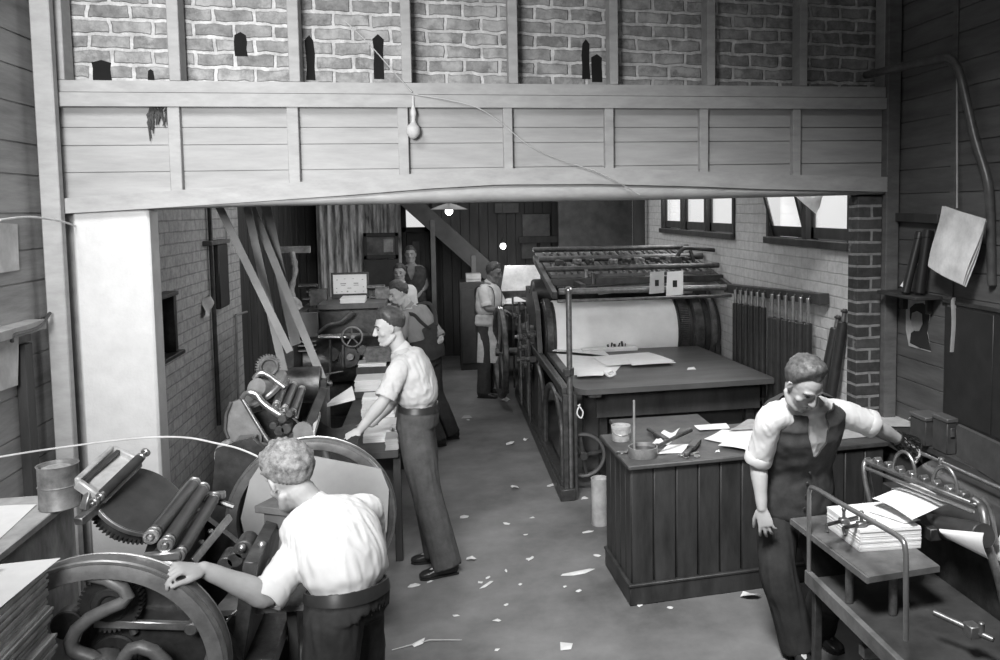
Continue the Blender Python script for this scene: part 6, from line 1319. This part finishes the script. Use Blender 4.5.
        m_ = MB(); m_.prism([(x_ * k, hw * k * 1.06 * sg) for sg, ss in ((1, secs), (-1, secs[::-1])) for x_, hw, _, _ in ss], .012 * k, V((an.x, an.y, z0 + .005 * k)), td, V((-td.y, td.x, 0))); m_.v = [V((p.x, p.y, max(p.z, .001))) for p in m_.v]; m_.build('sole', leather, sh_)
    # ---- shirt with rolled sleeves
    sm_ = cl['shirt']; m_ = MB(); rs_ = cl.get('rise', .2); T.solid(m_, lambda t: (.002 if t < rs_ + .03 else .002 + .034 * min(1, (t - rs_ - .03) / .09) if t < rs_ + .25 else .036 - .017 * min(1, (t - rs_ - .25) / .35)) * k, rs_ - .06, 1.0, 32, 30)
    for s_ in 'RL':
        a, e, w_ = arms[s_]; c_ = T.cen(.88); f_ = cl.get('sleeve', .92); q = a.lerp(e, f_) if f_ <= 1 else e.lerp(w_, f_ - 1)
        pth = [c_.lerp(a, .45), a, a.lerp(e, .5)] + ([q] if f_ <= 1 else [e, q]); limb(m_, pth, [.078 * k, .07 * k, .068 * k] + ([.066 * k] if f_ <= 1 else [.06 * k, .05 * k]), 18, 6, flat1=True)
    limb(m_, [N - T.frame(.95)[2] * .03, N + (H - N) * .12], [.074 * k, .066 * k], flat1=True)
    cloth(m_, 'shirt', sm_, cl.get('fold', .011), 14, cl.get('seed', 1) + 7.7)
    for s_ in 'RL':
        if cl.get('sleeve', .92) <= 1:
            a, e, w_ = arms[s_]; f_ = cl.get('sleeve', .92); d_ = (e - a).normalized(); q = a.lerp(e, f_); m_ = MB(); m_.lathe([(.045 * k, -.03), (.07 * k, -.032), (.074 * k, -.02), (.074 * k, .012), (.07 * k, .02), (.046 * k, .018)], q, d_, 24, True)
            m_.v = [p + V((noise.noise(p * 30), noise.noise(p * 30 + V((5, 0, 0))), noise.noise(p * 30 + V((0, 9, 0))))) * .006 for p in m_.v]; m_.build('rolled_cuff', sm_, body)
    # ---- collar
    nk = (H - N); m_ = MB(); m_.lathe([(.064 * k, -.012), (.07 * k, -.02), (.066 * k, .014), (.06 * k, .02)], N + nk * .16, nk.normalized() + T.frame(.9)[1] * .25, 26, True); m_.build('collar', sm_, body)
    nz = lambda an, t: .006 * noise.noise(V((math.sin(an) * 4, math.cos(an) * 4, t * 9 + cl.get('seed', 1))))
    if cl.get('belt'):
        T.wrap(lambda an, t: True, .029 * k, .007, cl.get('rise', .2) - .03, cl.get('rise', .2) + .05, 64, 3).build('belt', cl['belt'], body, ang=50)
        p_ = T.pt(cl.get('rise', .2) + .01, 0, .03 * k); l, f, ax = T.frame(.2); m_ = MB(); m_.box(p_, (.04, .008, .03), Matrix((l, f, ax)).transposed()); m_.build('buckle', steel, body)
    if cl.get('vest'):
        def keep(an, t):
            if t < -.02 - .07 * max(0, math.cos(an)) ** 6: return False
            if abs(an) < max(0, (t - .58)) * .72: return False
            if t > .66 and abs(abs(an) - PI / 2) < .2 + max(0, t - .86) * .7: return False
            return True
        T.wrap(keep, .046 * k, .008, -.1, 1.01, 160, 96, nz).build('vest', cl['vest'], body, ang=60)
        for i in range(4):
            p_ = T.pt(.06 + i * .12, .02, .06 * k); l, f, ax = T.frame(.2); MB().cyl(p_, p_ + f * .006, .008, 12).build('button', iron, body)
    if cl.get('bib'):
        T.wrap(lambda an, t: (t < .42) or (abs(an) < .75 and t < .74) or (abs(an) > 2.45 and t < .62), .046 * k, .008, -.05, .76, 110, 60, nz).build('overall_bib', cl['bib'], body, ang=60)
        for sg in (-1, 1):
            q = [T.pt(.72, sg * .5, .05), T.pt(.86, sg * .6, .055), T.pt(.99, sg * .95, .05), T.pt(.93, PI - sg * .0 - sg * .75 if sg > 0 else -PI + .75, .055), T.pt(.75, (PI - .55) * sg, .055), T.pt(.56, (PI - .25) * sg, .055)]
            m_ = MB(); m_.tube(smooth(q, 6), .02 * k, 8, sq=(.3, 1)); m_.build('strap', cl['bib'], body)
    if cl.get('apron'):
        T.wrap(lambda an, t: abs(an) < 1.9, .045 * k, .008, -.1, .24, 72, 14, nz).build('apron_waist', cl['apron'], body, ang=60)
        l, f, ax = T.frame(.0); m_ = MB(); c_ = T.cen(-.08); f = V((f.x, f.y, 0)).normalized(); l = V((l.x, l.y, 0)).normalized(); vs = []; n_, m2 = 22, 16
        for lay in (0, .008):
            for i in range(m2 + 1):
                for j in range(n_ + 1):
                    an = -1.75 + 3.5 * j / n_; z = -.52 * i / m2; rr = .155 * k + .03 * i / m2 + .014 * math.sin(an * 5) * i / m2 + lay
                    if 6 < i and abs(an) < .0: rr = rr
                    vs.append(c_ + f * math.cos(an) * rr * .95 + l * math.sin(an) * rr * 1.15 + V((0, 0, z + .03 + .04 * abs(math.sin(an)) * i / m2)))
        K_ = (m2 + 1) * (n_ + 1); W_ = n_ + 1; fs = []
        for i in range(m2):
            for j in range(n_):
                q = (i * W_ + j, i * W_ + j + 1, (i + 1) * W_ + j + 1, (i + 1) * W_ + j); fs.append(q[::-1]); fs.append(tuple(x + K_ for x in q))
        bd = list(range(W_)) + [i * W_ + n_ for i in range(1, m2 + 1)] + [m2 * W_ + j for j in range(n_ - 1, -1, -1)] + [i * W_ for i in range(m2 - 1, 0, -1)]
        for i in range(len(bd)): p, q = bd[i], bd[(i + 1) % len(bd)]; fs.append((p, q, q + K_, p + K_))
        m_.add(vs, fs); m_.build('apron_skirt', cl['apron'], body, ang=70)
    if cl.get('braces'):
        for sg in (-1, 1):
            q = [T.pt(.2, sg * .5, .04), T.pt(.5, sg * .52, .042), T.pt(.8, sg * .55, .034), T.pt(.97, sg * .9, .035), T.pt(.9, sg * 2.5, .035), T.pt(.5, sg * 2.85, .042), T.pt(.2, sg * 2.9, .04)]
            m_ = MB(); m_.tube(smooth(q, 6), .014 * k, 8, sq=(.3, 1)); m_.build('brace', cl['braces'], body)
    return body, T, arms
hair_light = gm('fair_hair', .2, .6, 0, .65, 45, .4, .4); hair_dark = gm('dark_hair', .05, .5, 0, .6, 40, .3, .5); hair_mid = gm('brown_hair', .09, .5, 0, .6, 40, .3, .5)
tr_dark = gm('dark_trousers', .04, .85, 0, .25, 14, .2, .2); tr_mid = gm('grey_trousers', .068, .85, 0, .25, 14, .2, .2); tr_blk = gm('black_trousers', .03, .85, 0, .25, 14, .2, .2)
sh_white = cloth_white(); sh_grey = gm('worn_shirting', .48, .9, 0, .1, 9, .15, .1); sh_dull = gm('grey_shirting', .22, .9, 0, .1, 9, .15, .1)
vest_m = gm('vest_cloth', .05, .85, 0, .25, 22, .2, .2); belt_m = gm('belt_leather', .025, .4)

# --- 1 the front man, back to us, left hand on the flywheel
Y1 = 3.15
hnd = ony(203, 569, 3.0)
J1 = dict(pelvis=ony(345, 612, 3.2), neck=ony(318, 512, 3.4), head=ony(290, 478, 3.43), face=(-.55, .68, -.45), hup=(-.3, .2, 1),
          shL=ony(310, 538, 3.27), shR=ony(366, 512, 3.58), elL=ony(268, 596, 3.12), wrL=hnd, elR=ony(372, 565, 3.72), wrR=ony(330, 560, 3.85), hip_lat=(.3, .95, 0), bend=V((.05, -.05, .03)),
          ankR=(-.16, 3.42, .085), ankL=(-.3, 3.02, .085), toeR=(-1, .2, 0), toeL=(-1, .15, 0),
          handL=dict(d=(ony(166, 568, 2.93) - hnd), pal=(.05, .3, -1), curl=(48, 46, 30), spread=3, thumb=(28, 10)))
person('man in a white shirt bending over the front press, his hand on its flywheel', J1, dict(shirt=sh_white, trousers=tr_dark, belt=belt_m, hair_mat=hair_light, hair=dict(top=.02, wave=.012, curl=.018, freq=27, back=-.05), hk=1.06, seed=2., sleeve=.98, fold=.013), .0048, .97)
# --- 2 the middle man in profile
Y2 = 5.72
J2 = dict(pelvis=ony(416, 424, Y2), neck=ony(402, 352, Y2), head=ony(389, 328, Y2 - .01), face=(-.95, -.22, -.2), hup=(-.12, 0, 1),
          shL=ony(400, 368, Y2 - .16), shR=ony(404, 366, Y2 + .16), elL=ony(384, 400, Y2 - .24), wrL=ony(360, 430, Y2 - .26), elR=ony(392, 402, Y2 + .22), wrR=ony(372, 424, Y2 + .2), hip_lat=(.12, 1, 0), bend=V((.05, 0, 0)),
          ankL=onz(447, 562, .085) * 1., ankR=onz(438, 549, .085), toeL=(-1, -.2, 0), toeR=(-1, .05, 0),
          handL=dict(d=ony(346, 437, Y2 - .28) - ony(360, 430, Y2 - .26), pal=(.1, .6, -1), curl=(15, 18, 12), spread=3), handR=dict(d=(-1, .1, -.1), pal=(0, 0, -1)))
J2['ankL'] = V((J2['ankL'].x, J2['ankL'].y, .085)); J2['ankR'] = V((J2['ankR'].x, J2['ankR'].y, .085))
person('young man in profile in a rolled-sleeve shirt and dark trousers, reaching down to the press', J2, dict(shirt=sh_grey, trousers=tr_mid, belt=belt_m, hair_mat=hair_dark, hair=dict(top=.026, wave=.003, back=-.02, side=.006), seed=5., fold=.017, sleeve=.86, rise=.24, tw=1.14), .0055, .96)
# --- 3 man in overalls behind him
Y3 = 8.6
J3 = dict(pelvis=ony(426, 358, Y3), neck=ony(410, 309, Y3), head=ony(398.5, 294, Y3 - .03), face=(-.85, -.45, -.35), hup=(-.2, 0, 1),
          shL=ony(403, 319, Y3 - .16), shR=ony(425, 316, Y3 + .1), elL=ony(398, 350, Y3 - .2), wrL=ony(384, 352, Y3 - .15), elR=ony(440, 338, Y3 - .0), wrR=ony(428, 352, Y3 - .12), hip_lat=(.55, .8, 0), bend=V((.04, 0, 0)),
          ankL=(-.02, 8.5, .085), ankR=(.12, 8.75, .085), toeL=(-1, -.3, 0), toeR=(-1, -.1, 0), handR=dict(d=(-.4, -.5, -.6), pal=(-.8, .3, .1), curl=(30, 30, 20)))
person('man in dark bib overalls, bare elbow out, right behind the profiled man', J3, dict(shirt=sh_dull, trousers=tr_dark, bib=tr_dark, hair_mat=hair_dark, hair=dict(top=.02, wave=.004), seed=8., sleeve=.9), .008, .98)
# --- 4 boy in white shirt farther back
Y4 = 11.6
J4 = dict(pelvis=ony(404, 322, Y4), neck=ony(401.5, 285.5, Y4), head=ony(399.5, 273, Y4 - .03), face=(-.15, -1, -.12), shL=ony(411.5, 290, Y4), shR=ony(391, 291, Y4), elL=ony(414, 308, Y4 - .05), wrL=ony(410, 318, Y4 - .2), elR=ony(389, 308, Y4 - .05), wrR=ony(393, 318, Y4 - .2),
          hip_lat=(-1, .05, 0), ankL=ony(407, 390, Y4), ankR=ony(400, 390, Y4), toeL=(.1, -1, 0), toeR=(-.1, -1, 0))
J4['ankL'].z = J4['ankR'].z = .08
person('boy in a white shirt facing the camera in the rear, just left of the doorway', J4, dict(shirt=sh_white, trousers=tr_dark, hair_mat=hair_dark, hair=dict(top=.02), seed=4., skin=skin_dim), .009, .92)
# --- 5 man in the doorway
Y5 = 13.0
J5 = dict(pelvis=ony(412, 300, Y5), neck=ony(411.5, 266, Y5), head=ony(410.5, 255, Y5), face=(-.1, -1, -.05), shL=ony(420.5, 270, Y5), shR=ony(402, 271, Y5), elL=ony(424.5, 285, Y5), wrL=ony(418, 296, Y5 - .15), elR=ony(399, 288, Y5), wrR=ony(404, 298, Y5 - .15),
          hip_lat=(-1, 0, 0), ankL=ony(415, 366, Y5), ankR=ony(408, 366, Y5), toeL=(.15, -1, 0), toeR=(-.15, -1, 0), handL=dict(d=(-.5, -.3, -.6), pal=(-1, 0, 0)))
J5['ankL'].z = J5['ankR'].z = .085
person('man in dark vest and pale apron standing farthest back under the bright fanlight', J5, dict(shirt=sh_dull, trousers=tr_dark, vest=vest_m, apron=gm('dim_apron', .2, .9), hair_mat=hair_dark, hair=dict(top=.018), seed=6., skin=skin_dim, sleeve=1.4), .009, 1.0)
# --- 6 aproned man at the far press
Y6 = 10.75
J6 = dict(pelvis=ony(487, 322, Y6), neck=ony(489, 284.5, Y6), head=ony(494, 273, Y6), face=(.85, -.45, -.3), hup=(.1, 0, 1), shL=ony(495, 291, Y6 + .16), shR=ony(484, 291, Y6 - .14), elL=ony(503, 307, Y6 + .12), wrL=ony(510, 313, Y6 + .05), elR=ony(487, 308, Y6 - .22), wrR=ony(500, 311, Y6 - .22),
          hip_lat=(-.5, -.86, 0), ankL=(.62, 10.9, .085), ankR=(.55, 10.6, .085), toeL=(1, -.4, 0), toeR=(1, -.5, 0), handL=dict(d=(1, -.3, -.2), pal=(0, 0, -1)), handR=dict(d=(1, .1, -.1), pal=(0, .3, -1)))
person('man in white shirt, braces and pale apron working at the far press', J6, dict(shirt=sh_grey, trousers=tr_dark, apron=gm('pale_apron', .42, .9, 0, .3, 8), braces=tr_dark, hair_mat=hair_dark, hair=dict(top=.02), seed=9., skin=gm('skin_shaded', .13, .5), sleeve=.85), .0075, 1.0)  # his face's shade is put into the skin colour
# --- 7 the man in the vest
Y7 = 4.02
J7 = dict(pelvis=ony(793, 500, 4.1), neck=ony(806, 404, 3.92), head=ony(803, 384, 3.78), face=(.25, -.68, -.68), hup=(.12, -.4, .9), shR=ony(772, 418, 3.88), shL=ony(840, 413, 3.98), elR=ony(758, 460, 3.97), wrR=ony(762, 508, 3.92), elL=ony(872, 424, 4.0), wrL=ony(903, 442, 4.06),
          hip_lat=(-1, .05, 0), bend=V((0, .03, .02)), ankR=V((1.84, 3.98, .085)), ankL=V((2.02, 4.12, .085)), kneeR=ony(778, 572, 4.0), toeR=(-.1, -1, 0), toeL=(.3, -1, 0),
          handR=dict(d=ony(768, 535, 3.9) - ony(762, 508, 3.92), pal=(.45, .8, .1), curl=(14, 24, 18), spread=9), handL=dict(d=ony(918, 452, 4.05) - ony(903, 442, 4.06), pal=(-.2, -.3, -1), curl=(40, 40, 25)))
p7, T7, A7 = person('man in dark vest and white shirt looking down at the sheet machine, arm stretched out', J7, dict(shirt=sh_white, trousers=tr_blk, vest=vest_m, hair_mat=hair_mid, hair=dict(top=.02, wave=.006, front=.088, curl=.005), hk=1.06, seed=3., sleeve=.95, tw=1.08), .0048, 1.0)
# woven cuff on his outstretched wrist
a, e, w_ = A7['L']; d_ = (w_ - e).normalized(); m_ = MB(); c0 = w_ - d_ * .06; u_ = d_.cross(V((0, 0, 1))).normalized(); v_ = u_.cross(d_)
for i in range(14):
    for sg in (-1, 1):
        pts = []
        for t in range(9):
            an = 2 * PI * i / 14 + sg * t * .14; r_ = .04 + .022 * t / 8; pts.append(c0 + d_ * (.14 * t / 8) + (u_ * math.cos(an) + v_ * math.sin(an)) * r_)
        m_.tube(pts, .0035, 5)
for t, r_ in ((0, .041), (.14, .063)): m_.ring(c0 + d_ * t, d_, r_ - .003, r_ + .003, .01, 28, .001)
m_.build('woven_cuff', leather, p7)
